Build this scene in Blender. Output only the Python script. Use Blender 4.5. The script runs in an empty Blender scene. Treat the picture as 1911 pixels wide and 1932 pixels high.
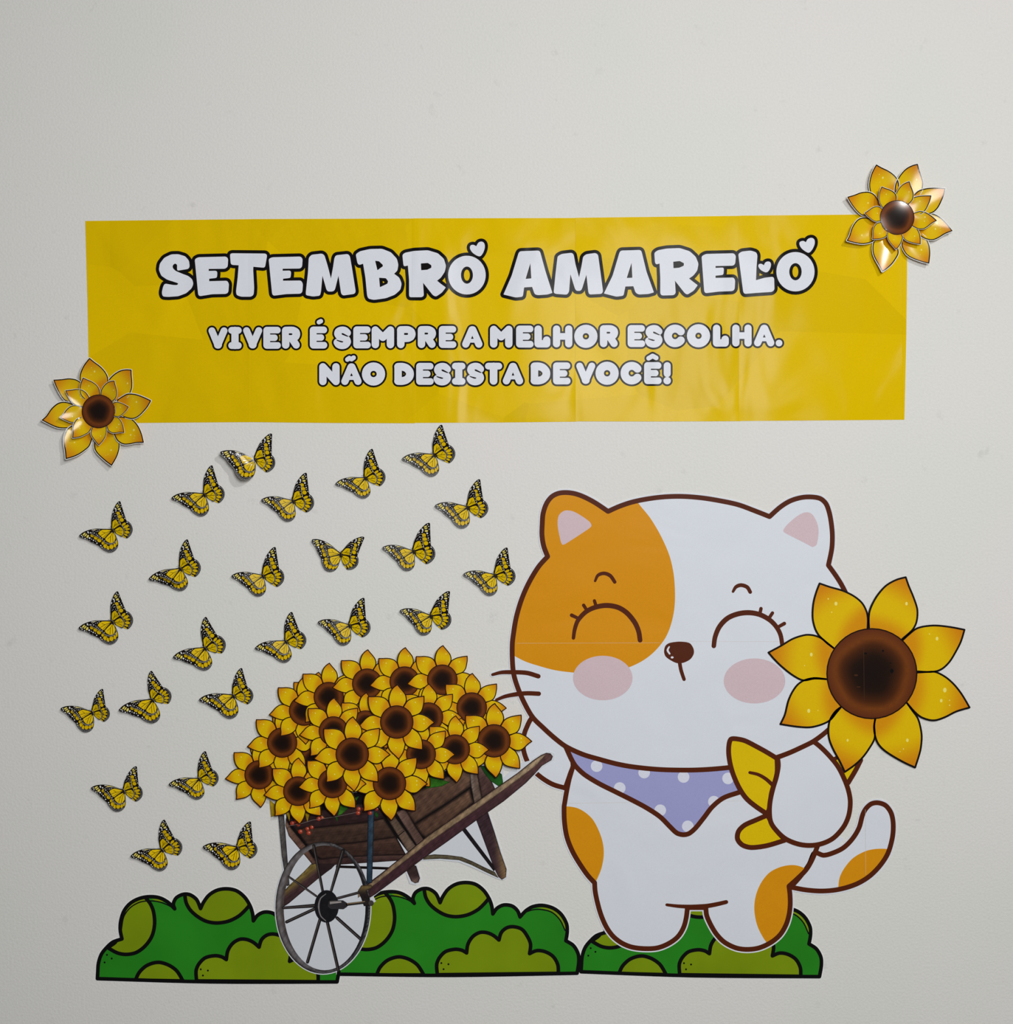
import bpy, math, random
import numpy as np
from mathutils import Vector
from mathutils.geometry import delaunay_2d_cdt
random.seed(7)
SC = bpy.context.scene
COL = SC.collection
# ------------------------------------------------------------------ camera, light, exposure
D = 2.5            # camera to wall (m); one millimetre on the wall is one pixel of the 1911 x 1932 photo
ZC = 1.45          # height of the middle of the picture above the floor
def WX(px): return (px - 955.5) / 1000.0
def WZ(py): return ZC + (966.0 - py) / 1000.0
cam = bpy.data.cameras.new('camera'); camo = bpy.data.objects.new('camera', cam); COL.objects.link(camo)
camo.location = (0, -D, ZC); camo.rotation_euler = (math.pi / 2, 0, 0)
cam.sensor_fit = 'HORIZONTAL'; cam.sensor_width = 36.0; cam.lens = 36.0 * D / 1.911
cam.clip_start = 0.05
SC.camera = camo
w = bpy.data.worlds.new('room_world'); SC.world = w; w.use_nodes = True
w.node_tree.nodes['Background'].inputs[0].default_value = (0.97, 0.97, 1.0, 1)
w.node_tree.nodes['Background'].inputs[1].default_value = 0.095
def area(name, loc, target, sx, sy, power, col):
    l = bpy.data.lights.new(name, 'AREA'); l.shape = 'RECTANGLE'; l.size = sx; l.size_y = sy; l.energy = power; l.color = col
    o = bpy.data.objects.new(name, l); COL.objects.link(o); o.location = loc
    o.rotation_euler = (Vector(target) - Vector(loc)).to_track_quat('-Z', 'Y').to_euler(); return o
area('ceiling_lamp_light', (2.15, -3.35, ZC + 2.15), (-0.5, 0, ZC - 0.4), 0.26, 0.26, 46, (1.0, 0.99, 0.96))
area('added_soft_light', (0.60, -3.1, ZC + 0.60), (-0.4, 0, ZC - 0.5), 0.85, 1.0, 53, (1.0, 1.0, 0.985))  # unseen soft area light, added for the banner gloss and overall brightness
SC.view_settings.view_transform = 'Standard'; SC.view_settings.look = 'None'
SC.view_settings.gamma = 1.0; SC.view_settings.exposure = 0.07; SC.view_settings.use_curve_mapping = False

# ------------------------------------------------------------------ materials
FILL = 0.76
def lin(c): c /= 255.0; return c / 12.92 if c <= 0.04045 else ((c + 0.055) / 1.055) ** 2.4
def alb(rgb): return tuple(min(0.92, lin(c) / FILL) for c in rgb)
MATS = {}
def mat(name, rgb, rough=0.5, spec=0.3, attr=False, grain=0.05, gscale=420.0, wrinkle=0.0, wscale=5.0, sheet=False, stretch=None, coat=0.0, facets=0.0):
    if name in MATS: return MATS[name]
    m = bpy.data.materials.new(name); m.use_nodes = True; nt = m.node_tree; N = nt.nodes; L = nt.links
    b = N['Principled BSDF']; b.inputs['Roughness'].default_value = rough; b.inputs['Specular IOR Level'].default_value = spec
    if coat: b.inputs['Coat Weight'].default_value = coat; b.inputs['Coat Roughness'].default_value = 0.095
    geo = N.new('ShaderNodeNewGeometry')
    if attr:
        src = N.new('ShaderNodeAttribute'); src.attribute_name = 'ink'; base = src.outputs['Color']
    else:
        src = N.new('ShaderNodeRGB'); src.outputs[0].default_value = (*alb(rgb), 1); base = src.outputs[0]
    nz = N.new('ShaderNodeTexNoise'); nz.inputs['Scale'].default_value = gscale; nz.inputs['Detail'].default_value = 3
    if stretch:
        vr = N.new('ShaderNodeVectorRotate'); vr.rotation_type = 'Y_AXIS'; vr.inputs['Angle'].default_value = stretch[0]
        mp = N.new('ShaderNodeVectorMath'); mp.operation = 'MULTIPLY'; mp.inputs[1].default_value = stretch[1]
        L.new(geo.outputs['Position'], vr.inputs['Vector']); L.new(vr.outputs[0], mp.inputs[0]); L.new(mp.outputs[0], nz.inputs['Vector'])
    else: L.new(geo.outputs['Position'], nz.inputs['Vector'])
    mr = N.new('ShaderNodeMapRange'); mr.inputs['From Min'].default_value = 0.25; mr.inputs['From Max'].default_value = 0.75
    mr.inputs['To Min'].default_value = 1 - grain; mr.inputs['To Max'].default_value = 1 + grain
    L.new(nz.outputs[0], mr.inputs['Value'])
    mul = N.new('ShaderNodeVectorMath'); mul.operation = 'SCALE'; L.new(base, mul.inputs[0]); L.new(mr.outputs[0], mul.inputs['Scale'])
    out = mul.outputs[0]
    if facets:
        vo = N.new('ShaderNodeTexVoronoi'); vo.inputs['Scale'].default_value = 4.2; vo.inputs['Randomness'].default_value = 1.0
        vm = N.new('ShaderNodeMapping'); vm.inputs['Rotation'].default_value = (0, 0.5, 0); vm.inputs['Scale'].default_value = (1.0, 1, 1.6)
        L.new(geo.outputs['Position'], vm.inputs['Vector']); L.new(vm.outputs[0], vo.inputs['Vector'])
        sx = N.new('ShaderNodeSeparateColor'); L.new(vo.outputs['Color'], sx.inputs[0])
        fm = N.new('ShaderNodeMapRange'); fm.inputs['To Min'].default_value = 1 - facets; fm.inputs['To Max'].default_value = 1 + facets
        L.new(sx.outputs[0], fm.inputs['Value'])
        m2 = N.new('ShaderNodeVectorMath'); m2.operation = 'SCALE'; L.new(out, m2.inputs[0]); L.new(fm.outputs[0], m2.inputs['Scale']); out = m2.outputs[0]
    L.new(out, b.inputs['Base Color'])
    if wrinkle:
        vec = geo.outputs['Position']
        if sheet:   # every printed sheet buckles on its own, so the creases stop at the seams
            sp = N.new('ShaderNodeSeparateXYZ'); L.new(vec, sp.inputs[0])
            a = N.new('ShaderNodeMath'); a.operation = 'ADD'; a.inputs[1].default_value = 0.7945 + 0.0; L.new(sp.outputs[0], a.inputs[0])
            dv = N.new('ShaderNodeMath'); dv.operation = 'DIVIDE'; dv.inputs[1].default_value = 0.3082; L.new(a.outputs[0], dv.inputs[0])
            fl = N.new('ShaderNodeMath'); fl.operation = 'FLOOR'; L.new(dv.outputs[0], fl.inputs[0])
            ml = N.new('ShaderNodeMath'); ml.operation = 'MULTIPLY'; ml.inputs[1].default_value = 3.7; L.new(fl.outputs[0], ml.inputs[0])
            cb = N.new('ShaderNodeCombineXYZ'); L.new(sp.outputs[0], cb.inputs[0]); L.new(ml.outputs[0], cb.inputs[1])
            zz = N.new('ShaderNodeMath'); zz.operation = 'MULTIPLY'; zz.inputs[1].default_value = 0.55; L.new(sp.outputs[2], zz.inputs[0]); L.new(zz.outputs[0], cb.inputs[2])
            vec = cb.outputs[0]
        wn = N.new('ShaderNodeTexNoise'); wn.inputs['Scale'].default_value = wscale; wn.inputs['Detail'].default_value = 2.0
        wn.inputs['Roughness'].default_value = 0.35; wn.inputs['Distortion'].default_value = 0.6
        L.new(vec, wn.inputs['Vector'])
        bp = N.new('ShaderNodeBump'); bp.inputs['Strength'].default_value = 1.0; bp.inputs['Distance'].default_value = wrinkle
        L.new(wn.outputs[0], bp.inputs['Height']); L.new(bp.outputs[0], b.inputs['Normal'])
        if coat: L.new(bp.outputs[0], b.inputs['Coat Normal'])
    MATS[name] = m; return m

def wall_material():
    m = bpy.data.materials.new('painted_plaster'); m.use_nodes = True; nt = m.node_tree; N = nt.nodes; L = nt.links
    b = N['Principled BSDF']; b.inputs['Roughness'].default_value = 0.75; b.inputs['Specular IOR Level'].default_value = 0.15
    geo = N.new('ShaderNodeNewGeometry')
    def noise(scale, det, rough=0.5):
        n = N.new('ShaderNodeTexNoise'); n.inputs['Scale'].default_value = scale; n.inputs['Detail'].default_value = det; n.inputs['Roughness'].default_value = rough
        L.new(geo.outputs['Position'], n.inputs['Vector']); return n
    fine = noise(230, 2.5, 0.5); broad = noise(2.2, 3); smudge = noise(26, 4, 0.6)
    cr = N.new('ShaderNodeValToRGB'); cr.color_ramp.elements[0].position = 0.3; cr.color_ramp.elements[1].position = 0.7
    cr.color_ramp.elements[0].color = (*alb((203, 204, 199)), 1); cr.color_ramp.elements[1].color = (*alb((207, 204, 202)), 1)
    L.new(broad.outputs[0], cr.inputs[0])
    cs = N.new('ShaderNodeValToRGB'); cs.color_ramp.elements[0].position = 0.22; cs.color_ramp.elements[1].position = 0.36
    cs.color_ramp.elements[0].color = (0.86, 0.86, 0.86, 1); cs.color_ramp.elements[1].color = (1, 1, 1, 1)
    L.new(smudge.outputs[0], cs.inputs[0])
    mx = N.new('ShaderNodeMix'); mx.data_type = 'RGBA'; mx.blend_type = 'MULTIPLY'; mx.inputs[0].default_value = 1
    L.new(cr.outputs[0], mx.inputs[6]); L.new(cs.outputs[0], mx.inputs[7])
    fr = N.new('ShaderNodeMapRange'); fr.inputs['From Min'].default_value = 0.3; fr.inputs['From Max'].default_value = 0.7; fr.inputs['To Min'].default_value = 0.975; fr.inputs['To Max'].default_value = 1.02
    L.new(fine.outputs[0], fr.inputs['Value'])
    sc = N.new('ShaderNodeVectorMath'); sc.operation = 'SCALE'; L.new(mx.outputs[2], sc.inputs[0]); L.new(fr.outputs[0], sc.inputs['Scale'])
    L.new(sc.outputs[0], b.inputs['Base Color'])
    bp = N.new('ShaderNodeBump'); bp.inputs['Strength'].default_value = 1.0; bp.inputs['Distance'].default_value = 0.0006
    L.new(fine.outputs[0], bp.inputs['Height']); L.new(bp.outputs[0], b.inputs['Normal'])
    return m

W = dict(wrinkle=0.012, wscale=4.0)
M_YEL = mat('banner_yellow_print', (204, 171, 3), 0.19, 0.06, grain=0.04, wrinkle=0.014, wscale=7.0, sheet=True, facets=0.05)
M_LBLK = mat('banner_black_print', (18, 16, 16), 0.19, 0.06, wrinkle=0.014, wscale=7.0, sheet=True)
M_LWHT = mat('banner_white_print', (204, 206, 215), 0.19, 0.06, grain=0.02, wrinkle=0.014, wscale=7.0, sheet=True)
M_EDGE = mat('paper_edge', (222, 222, 218), 0.6)
M_SEAM = mat('sheet_seam', (188, 178, 164), 0.6)
M_CATW = mat('cat_white_print', (201, 205, 213), 0.40, 0.06, grain=0.02, wrinkle=0.006, wscale=6.0)
M_BRN = mat('cat_brown_line', (76, 32, 15), 0.40, 0.06, wrinkle=0.006, wscale=6.0)
M_ORG = mat('cat_orange_print', (198, 132, 16), 0.40, 0.06, grain=0.04, wrinkle=0.006, wscale=6.0)
M_PNK = mat('cat_pink_print', (192, 172, 178), 0.40, 0.06, wrinkle=0.006, wscale=6.0)
M_LIL = mat('bandana_lilac_print', (144, 146, 190), 0.40, 0.06, grain=0.03, wrinkle=0.006, wscale=6.0)
M_DOT = mat('bandana_dot_print', (200, 202, 216), 0.40, 0.06)
M_LEAFY = mat('leaf_yellow_print', (203, 173, 10), 0.40, 0.06, wrinkle=0.006, wscale=6.0)
M_GRN = mat('bush_green_print', (36, 120, 28), 0.5, 0.06, grain=0.14, gscale=7, wrinkle=0.003)
M_LGR = mat('bush_light_green_print', (112, 134, 14), 0.5, 0.06, grain=0.12, gscale=8, wrinkle=0.003)
M_BLK = mat('bush_black_line', (12, 12, 12), 0.5, 0.06)
M_INK = mat('print_ink', (128, 128, 128), 0.45, 0.06, attr=True, grain=0.04)
M_PGL = mat('laminated_print', (128, 128, 128), 0.17, 0.34, attr=True, grain=0.03)
M_PBF = mat('butterfly_print', (128, 128, 128), 0.25, 0.05, attr=True, grain=0.03)
M_PWH = mat('laminated_white_edge', (222, 220, 214), 0.22, 0.2)
M_WOOD = mat('barrow_wood_print', (128, 128, 128), 0.45, 0.06, attr=True, grain=0.30, gscale=150, stretch=(0.60, (0.28, 1, 3.0)))
M_WOODF = mat('barrow_front_wood_print', (128, 128, 128), 0.45, 0.06, attr=True, grain=0.30, gscale=150, stretch=(0.12, (0.28, 1, 3.0)))
M_METAL = mat('barrow_iron_print', (128, 128, 128), 0.45, 0.06, attr=True, grain=0.22, gscale=110)
M_WPAP = mat('barrow_white_paper', (194, 198, 204), 0.5, 0.06, grain=0.02)

# ------------------------------------------------------------------ flat shape helpers (pixel coordinates, y down)
def P(o, pts):
    ox, oy, s = o
    return [((p[0] / s) + ox, (p[1] / s) + oy) + tuple(p[2:]) for p in pts]
def spline(pts, closed=False, n=6):
    """Catmull-Rom through pts; a third value marks a sharp corner."""
    k = len(pts)
    cor = [len(p) > 2 for p in pts]
    out = []
    rng = range(k) if closed else range(k - 1)
    for i in rng:
        p1 = Vector(pts[i][:2]); p2 = Vector(pts[(i + 1) % k][:2])
        p0 = Vector(pts[i - 1][:2]) if (closed or i > 0) and not cor[i] else p1 - (p2 - p1) * 0.5
        p3 = Vector(pts[(i + 2) % k][:2]) if (closed or i < k - 2) and not cor[(i + 1) % k] else p2 + (p2 - p1) * 0.5
        d = max((p2 - p1).length, 1e-6)
        t1 = (p2 - p0) * min(0.5, 0.5 * d / max((p1 - p0).length, 1e-6)) if not cor[i] else (p2 - p1) * 0.6
        t2 = (p3 - p1) * min(0.5, 0.5 * d / max((p3 - p2).length, 1e-6)) if not cor[(i + 1) % k] else (p2 - p1) * 0.6
        for j in range(n):
            t = j / n; h = t * t * t; q = t * t
            v = p1 * (2 * h - 3 * q + 1) + t1 * (h - 2 * q + t) + p2 * (-2 * h + 3 * q) + t2 * (h - q)
            out.append((v.x, v.y))
    if not closed: out.append(tuple(pts[-1][:2]))
    return out
def fillet(pts, r, n=4):
    out = []; k = len(pts)
    for i in range(k):
        a = Vector(pts[i - 1][:2]); b = Vector(pts[i][:2]); c = Vector(pts[(i + 1) % k][:2])
        rr = pts[i][2] if len(pts[i]) > 2 else r
        u = a - b; v = c - b
        ra = min(rr, u.length * 0.48); rb = min(rr, v.length * 0.48)
        s = b + u.normalized() * ra; e = b + v.normalized() * rb
        for j in range(n + 1):
            t = j / n; q = s * (1 - t) ** 2 + b * 2 * t * (1 - t) + e * t * t; out.append((q.x, q.y))
    return out
def inset(poly, w):
    """closed outline moved inwards by w"""
    n = len(poly); A = sum(poly[i][0] * poly[(i + 1) % n][1] - poly[(i + 1) % n][0] * poly[i][1] for i in range(n)); sg = 1 if A > 0 else -1; out = []
    for i in range(n):
        a, b, c = Vector(poly[i - 1][:2]), Vector(poly[i][:2]), Vector(poly[(i + 1) % n][:2])
        u = (b - a); v = (c - b)
        if u.length < 1e-6 or v.length < 1e-6: continue
        u.normalize(); v.normalize(); n1 = Vector((-u.y, u.x)) * sg; n2 = Vector((-v.y, v.x)) * sg
        m = n1 + n2
        if m.length < 1e-3: continue
        m.normalize(); m = m * (w / max(0.4, m.dot(n2))); out.append((b.x + m.x, b.y + m.y))
    return out
def ell(cx, cy, rx, ry=None, n=28, rot=0.0):
    ry = rx if ry is None else ry; c, s = math.cos(rot), math.sin(rot)
    return [(cx + rx * math.cos(a) * c - ry * math.sin(a) * s, cy + rx * math.cos(a) * s + ry * math.sin(a) * c) for a in [2 * math.pi * i / n for i in range(n)]]
def stroke(path, w, closed=False, caps=True, n=12):
    """polygons covering a line of width w (number or list) with round ends and corners"""
    k = len(path); W_ = w if isinstance(w, (list, tuple)) else None
    def wd(i):
        if W_ is None: return w
        t = i / max(1, k - 1) * (len(W_) - 1); a = int(t); b = min(a + 1, len(W_) - 1); return W_[a] + (W_[b] - W_[a]) * (t - a)
    pts = [Vector(p[:2]) for p in path]
    def nrm(a, b):
        d = b - a
        if d.length < 1e-7: return Vector((0, 0))
        d.normalize(); return Vector((-d.y, d.x))
    polys = []; L_, R_ = [], []
    segs = k if closed else k - 1
    ns = [nrm(pts[i], pts[(i + 1) % k]) for i in range(segs)]
    sharp = []
    for i in range(k):
        if closed: n1, n2 = ns[i - 1], ns[i]
        else: n1 = ns[max(0, i - 1)]; n2 = ns[min(i, segs - 1)]
        m = (n1 + n2); dot = n1.dot(n2)
        if dot < 0.75: sharp.append(i); L_.append(None); R_.append(None); continue
        m.normalize(); m = m * (wd(i) / 2 / max(0.5, m.dot(n2))); L_.append(pts[i] + m); R_.append(pts[i] - m)
    for i in range(segs):
        j = (i + 1) % k; o = ns[i]
        a1 = L_[i] if L_[i] is not None else pts[i] + o * wd(i) / 2; b1 = R_[i] if R_[i] is not None else pts[i] - o * wd(i) / 2
        a2 = L_[j] if L_[j] is not None else pts[j] + o * wd(j) / 2; b2 = R_[j] if R_[j] is not None else pts[j] - o * wd(j) / 2
        if o.length > 0: polys.append([tuple(a1), tuple(a2), tuple(b2), tuple(b1)])
    for i in sharp: polys.append(ell(pts[i].x, pts[i].y, wd(i) / 2, n=n))
    if caps and not closed:
        for i in (0, k - 1): polys.append(ell(pts[i].x, pts[i].y, wd(i) / 2, n=n))
    return polys
def inside(cx, cy, poly):
    """winding-number test of many points against one polygon"""
    q = np.array([p[:2] for p in poly], float); x0, y0 = q.min(0); x1, y1 = q.max(0)
    hit = np.zeros(len(cx), bool); idx = np.nonzero((cx >= x0) & (cx <= x1) & (cy >= y0) & (cy <= y1))[0]
    if not len(idx): return hit
    px, py = cx[idx][:, None], cy[idx][:, None]
    ax, ay = q[:, 0][None], q[:, 1][None]; bx, by = np.roll(q[:, 0], -1)[None], np.roll(q[:, 1], -1)[None]
    cr = (bx - ax) * (py - ay) - (px - ax) * (by - ay)
    wn = ((ay <= py) & (by > py) & (cr > 0)).sum(1) - ((ay > py) & (by <= py) & (cr < 0)).sum(1)
    hit[idx] = wn != 0
    return hit
def tri(polys, clip=None, holes=None, grid=0):
    vs, es = [], []
    for p in list(polys) + list(clip or []) + list(holes or []):
        b = len(vs); k = len(p); vs.extend(Vector((q[0], -q[1])) for q in p)
        es.extend((b + i, b + (i + 1) % k) for i in range(k))
    if grid:
        xs = [v.x for v in vs]; ys = [v.y for v in vs]; x0, x1, y0, y1 = min(xs), max(xs), min(ys), max(ys)
        r = 0; y = y0
        while y < y1:
            x = x0 + (grid / 2 if r % 2 else 0)
            while x < x1: vs.append(Vector((x + 0.013, y + 0.017))); x += grid
            y += grid * 0.87; r += 1
    v2, _, f2, _, _, _ = delaunay_2d_cdt(vs, es, [], 0, 1e-4)
    V = np.array([(v.x, -v.y) for v in v2]); F = np.array([f for f in f2 if len(f) == 3])
    ce = V[F].mean(1); cx, cy = ce[:, 0], ce[:, 1]
    def any_in(ps):
        m = np.zeros(len(cx), bool)
        for p in ps: m |= inside(cx, cy, p)
        return m
    keep = any_in(polys)
    if clip: keep &= any_in(clip)
    if holes: keep &= ~any_in(holes)
    return [tuple(v) for v in V], [list(map(int, f)) for f in F[keep]]
class Sheet:
    """collects flat pieces into one mesh; o = the pixel taken as the object's origin"""
    def __init__(s, o): s.o = o; s.v = []; s.f = []; s.m = []; s.mi = []; s.c = []
    def add(s, polys, d, m, clip=None, holes=None, grid=0, col=None, thick=0.0, depth=None):
        if not polys: return s
        V, F = tri(polys, clip, holes, grid)
        if m not in s.m: s.m.append(m)
        k = s.m.index(m); mp = {}; b0 = len(s.v)
        def vid(i):
            if i not in mp:
                mp[i] = len(s.v); x, y = V[i]; dd = d + (depth(x, y) if depth else 0.0)
                s.v.append(((x - s.o[0]) / 1000, -dd / 1000, -(y - s.o[1]) / 1000))
                s.c.append((*alb(col(x, y)), 1) if callable(col) else ((*alb(col), 1) if col else (0.5, 0.5, 0.5, 1)))
            return mp[i]
        cnt = {}
        for f in F:
            g = [vid(i) for i in f]; s.f.append(g); s.mi.append(k)
            for i in range(3): e = (g[i], g[(i + 1) % 3]); cnt[e] = 1
        if thick:
            if M_EDGE not in s.m: s.m.append(M_EDGE)
            ke = s.m.index(M_EDGE); lo = {}
            def low(i):
                if i not in lo:
                    x, y, z = s.v[i]; lo[i] = len(s.v); s.v.append((x, y + thick / 1000, z)); s.c.append(s.c[i])
                return lo[i]
            for (a, b) in list(cnt):
                if (b, a) not in cnt: s.f.append([b, a, low(a), low(b)]); s.mi.append(ke)
            for f in F:
                g = [low(mp[i]) for i in f]; g.reverse(); s.f.append(g); s.mi.append(ke)
        return s
    def multi(s, regs, d, grid=0, thick=0.0, depth=None):
        """regs: (polygons, material, colour) from the bottom print to the top one; all share one surface"""
        V, F = tri(sum([list(r[0]) for r in regs], []), grid=grid)
        VA = np.array(V); ce = VA[np.array(F)].mean(1); own = np.full(len(F), -1)
        for k, r in enumerate(regs):
            for p in r[0]: own[inside(ce[:, 0], ce[:, 1], p)] = k
        inb = np.zeros(len(F), bool)
        for p in regs[0][0]: inb |= inside(ce[:, 0], ce[:, 1], p)
        F = [f for f, q in zip(F, inb) if q]; own = own[inb]; mp = {}; eds = {}
        for f, k in zip(F, own):
            _, m, col = regs[k]
            if m not in s.m: s.m.append(m)
            g = []
            for i in f:
                if (i, k) not in mp:
                    mp[(i, k)] = len(s.v); x, y = V[i]; dd = d + (depth(x, y) if depth else 0.0)
                    s.v.append(((x - s.o[0]) / 1000, -dd / 1000, -(y - s.o[1]) / 1000))
                    s.c.append((*alb(col(x, y)), 1) if callable(col) else ((*alb(col), 1) if col else (0.5, 0.5, 0.5, 1)))
                g.append(mp[(i, k)])
            s.f.append(g); s.mi.append(s.m.index(m))
            for j in range(3): eds[(f[j], f[(j + 1) % 3])] = (g[j], g[(j + 1) % 3])
        if thick:
            if M_EDGE not in s.m: s.m.append(M_EDGE)
            ke = s.m.index(M_EDGE)
            for (a, b), (ga, gb) in eds.items():
                if (b, a) in eds: continue
                n0 = len(s.v)
                for gi in (ga, gb): x, y, z = s.v[gi]; s.v.append((x, y + thick / 1000, z)); s.c.append(s.c[gi])
                s.f.append([gb, ga, n0, n0 + 1]); s.mi.append(ke)
        return s
    def mesh(s, name, smooth=False):
        me = bpy.data.meshes.new(name); me.from_pydata(s.v, [], s.f)
        for m in s.m: me.materials.append(m)
        me.polygons.foreach_set('material_index', s.mi)
        at = me.color_attributes.new('ink', 'FLOAT_COLOR', 'POINT')
        flat = [c for q in s.c for c in q]; at.data.foreach_set('color', flat)
        if smooth: me.polygons.foreach_set('use_smooth', [True] * len(s.f))
        me.update(); return me
    def obj(s, name, parent=None, smooth=False, label=None):
        o = bpy.data.objects.new(name, s.mesh(name, smooth)); COL.objects.link(o)
        if parent: o.parent = parent
        if label: o['label'] = label
        return o
def thing(name, label, cat, px, py, depth=0.0, group=None):
    o = bpy.data.objects.new(name, None); COL.objects.link(o); o.empty_display_size = 0.03
    k = 1 - depth / 1000 / D
    o.location = (WX(px) * k, -depth / 1000, ZC + (WZ(py) - ZC) * k)
    o['label'] = label; o['category'] = cat
    if group: o['group'] = group
    return o

# ------------------------------------------------------------------ the wall
me = bpy.data.meshes.new('wall_back')
t = 0.12
vv = [(x, y, z) for x in (-4, 4) for y in (0, t) for z in (0, 3.2)]
me.from_pydata(vv, [], [(0, 4, 5, 1), (2, 3, 7, 6), (0, 1, 3, 2), (4, 6, 7, 5), (1, 5, 7, 3), (0, 2, 6, 4)])
me.materials.append(wall_material()); me.update()
wall = bpy.data.objects.new('wall_back', me); COL.objects.link(wall); wall['kind'] = 'structure'; wall['label'] = 'white painted plaster wall with a fine stippled surface'

# ------------------------------------------------------------------ the banner
BO = (935, 602)
ban = thing('banner', 'long glossy yellow paper banner with white lettering above the cat and butterflies', 'banner', *BO)
edges = [162, 475, 780, 1085, 1395, 1712]
top = [417, 413.5, 412, 411, 407, 404]; bot = [799, 796.5, 798, 795, 794, 792]
for i in range(5):
    x0, x1 = edges[i], edges[i + 1] + (3 if i < 4 else 0)
    if i == 0: quad = [(161, 417), (x1, top[1]), (x1, bot[1]), (320, 797.5), (170, 799), (168, 700), (165, 560)]
    elif i == 4: quad = [(x0, top[4]), (1560, 405.5), (1711, 404), (1711, 520), (1709.5, 640), (1706, 792), (1580, 793), (x0, 794.3)]
    else: quad = [(x0, top[i]), (x1, top[i + 1] + 0.4), (x1, bot[i + 1] + 0.6), ((x0 + x1) / 2, (bot[i] + bot[i + 1]) / 2 + 0.8), (x0, bot[i])]
    s = Sheet(BO).add([quad], 0.6 + (0.25 if i % 2 else 0.0), M_YEL, thick=0.2)
    s.obj('paper_sheet', ban)
BD = 1.0
L1, L2, L3, L4 = (280, 430, 5.3083), (600, 430, 5.3083), (920, 430, 5.3083), (1220, 430, 5.3083)
big = [
 (L1, [(290,430),(400,412),(415,390),(408,330),(370,285),(300,264),(230,266),(160,300),(115,360),(106,420),(130,480),(190,520),(270,545),(303,557),(290,574),(250,573),(165,558),(148,590),(135,650),(145,688),(200,692),(300,685),(380,655),(435,605),(452,560),(440,515),(400,482),(340,460),(270,430),(243,400),(245,375),(268,355),(290,370),(288,400)], []),
 (L1, [(465,315),(500,295),(780,288),(800,310),(795,390),(770,410),(605,412,3),(605,432,3),(680,430),(692,445),(688,495),(675,503),(610,510,3),(610,535,3),(790,530),(808,560),(802,645),(780,662),(640,665),(515,685),(500,670)], []),
 (L1, [(818,265),(835,255),(1175,258),(1190,275),(1170,390),(1155,400),(1052,390,3),(1050,420),(1060,600),(1055,670),(1030,690),(930,690),(885,675),(878,640),(895,500),(905,375,3),(840,372),(825,360)], []),
 (L1, [(1205,312),(1240,295),(1525,288),(1545,310),(1540,390),(1520,408),(1345,410,3),(1345,430,3),(1420,428),(1430,445),(1425,495),(1415,503),(1350,510,3),(1348,530,3),(1530,528),(1548,560),(1543,640),(1525,660),(1380,664),(1255,680),(1240,665)], []),
 (L2, [(-92,300),(-65,270),(40,258),(65,275),(100,390),(130,508,3),(150,400),(165,300),(180,275),(300,262),(320,285),(345,430),(378,640),(365,662),(250,678),(232,660),(205,480,3),(170,620),(150,638),(100,638),(85,620),(45,480,3),(30,640),(20,680),(-50,688),(-120,675),(-122,650),(-100,450)], []),
 (L2, [(378,265),(420,235),(520,213),(640,210),(730,245),(790,310),(805,370),(795,430),(762,460,3),(815,500),(838,560),(825,620),(770,670),(680,705),(560,722),(505,710),(492,680),(475,500),(452,360,3),(412,373),(395,355)], [[(572,330),(610,335),(648,370),(650,385),(595,425)], [(612,500),(680,505),(702,535),(695,560),(620,595)]]),
 (L2, [(845,270),(870,250),(960,232),(1100,225),(1200,255),(1260,310),(1282,380),(1270,440),(1230,500),(1192,530,3),(1235,565),(1280,597,8),(1240,650),(1180,690),(1150,675),(1052,550,3),(1060,680),(1040,695),(920,695),(912,680),(912,520),(900,378,3),(862,387),(855,370)], [[(1030,357),(1100,352),(1135,375),(1135,400),(1095,420),(1033,425)]]),
 (L2, 'O', (1491,474,188,194,60,86,30,56)),
 (L3, [(325,235),(510,228),(525,240),(580,440),(648,652,6),(600,668),(500,675),(470,665),(445,592,3),(365,597,3),(352,690),(280,698),(158,668,6),(240,480),(310,250)], [[(427,355),(437,507),(380,512)]]),
 (L3, [(700,285),(740,262),(840,250),(860,265),(880,370),(915,497,3),(940,380),(955,290),(985,265),(1080,252),(1105,270),(1130,450),(1155,640),(1140,662),(1020,668),(1008,650),(988,470,3),(945,610),(930,632),(890,632),(875,615),(828,465,3),(815,640),(795,670),(680,662),(660,650),(680,450)], []),
 (L3, [(1335,228),(1525,222),(1540,235),(1590,440),(1664,647,6),(1610,663),(1510,668),(1480,650),(1458,585,3),(1378,588,3),(1360,680),(1290,690),(1163,658,6),(1250,480),(1320,245)], [[(1440,350),(1448,500),(1392,503)]]),
 (L4, [(75,250),(110,225),(200,208),(330,203),(430,235),(490,290),(518,360),(505,430),(465,480),(423,508,3),(470,545),(510,575,8),(470,630),(405,670),(380,655),(282,530,3),(290,655),(270,675),(150,678),(135,660),(135,500),(128,358,3),(95,368),(82,350)], [[(265,340),(330,333),(372,355),(370,380),(325,400),(267,405)]]),
 (L4, [(548,285),(590,262),(870,255),(892,280),(885,360),(865,380),(688,383,3),(688,402,3),(765,398),(772,412),(768,465),(755,473),(688,480,3),(688,502,3),(870,498),(885,525),(880,615),(860,634),(720,639),(590,655),(575,640)], []),
 (L4, [(915,262),(950,238),(1040,228),(1095,245),(1108,275),(1098,400),(1093,525,3),(1180,500),(1260,490),(1275,505),(1278,620),(1255,642),(1100,652),(980,662),(965,645),(940,450)], []),
 (L4, 'O', (1488,440,191,197,62,86,30,56)),
]
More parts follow.
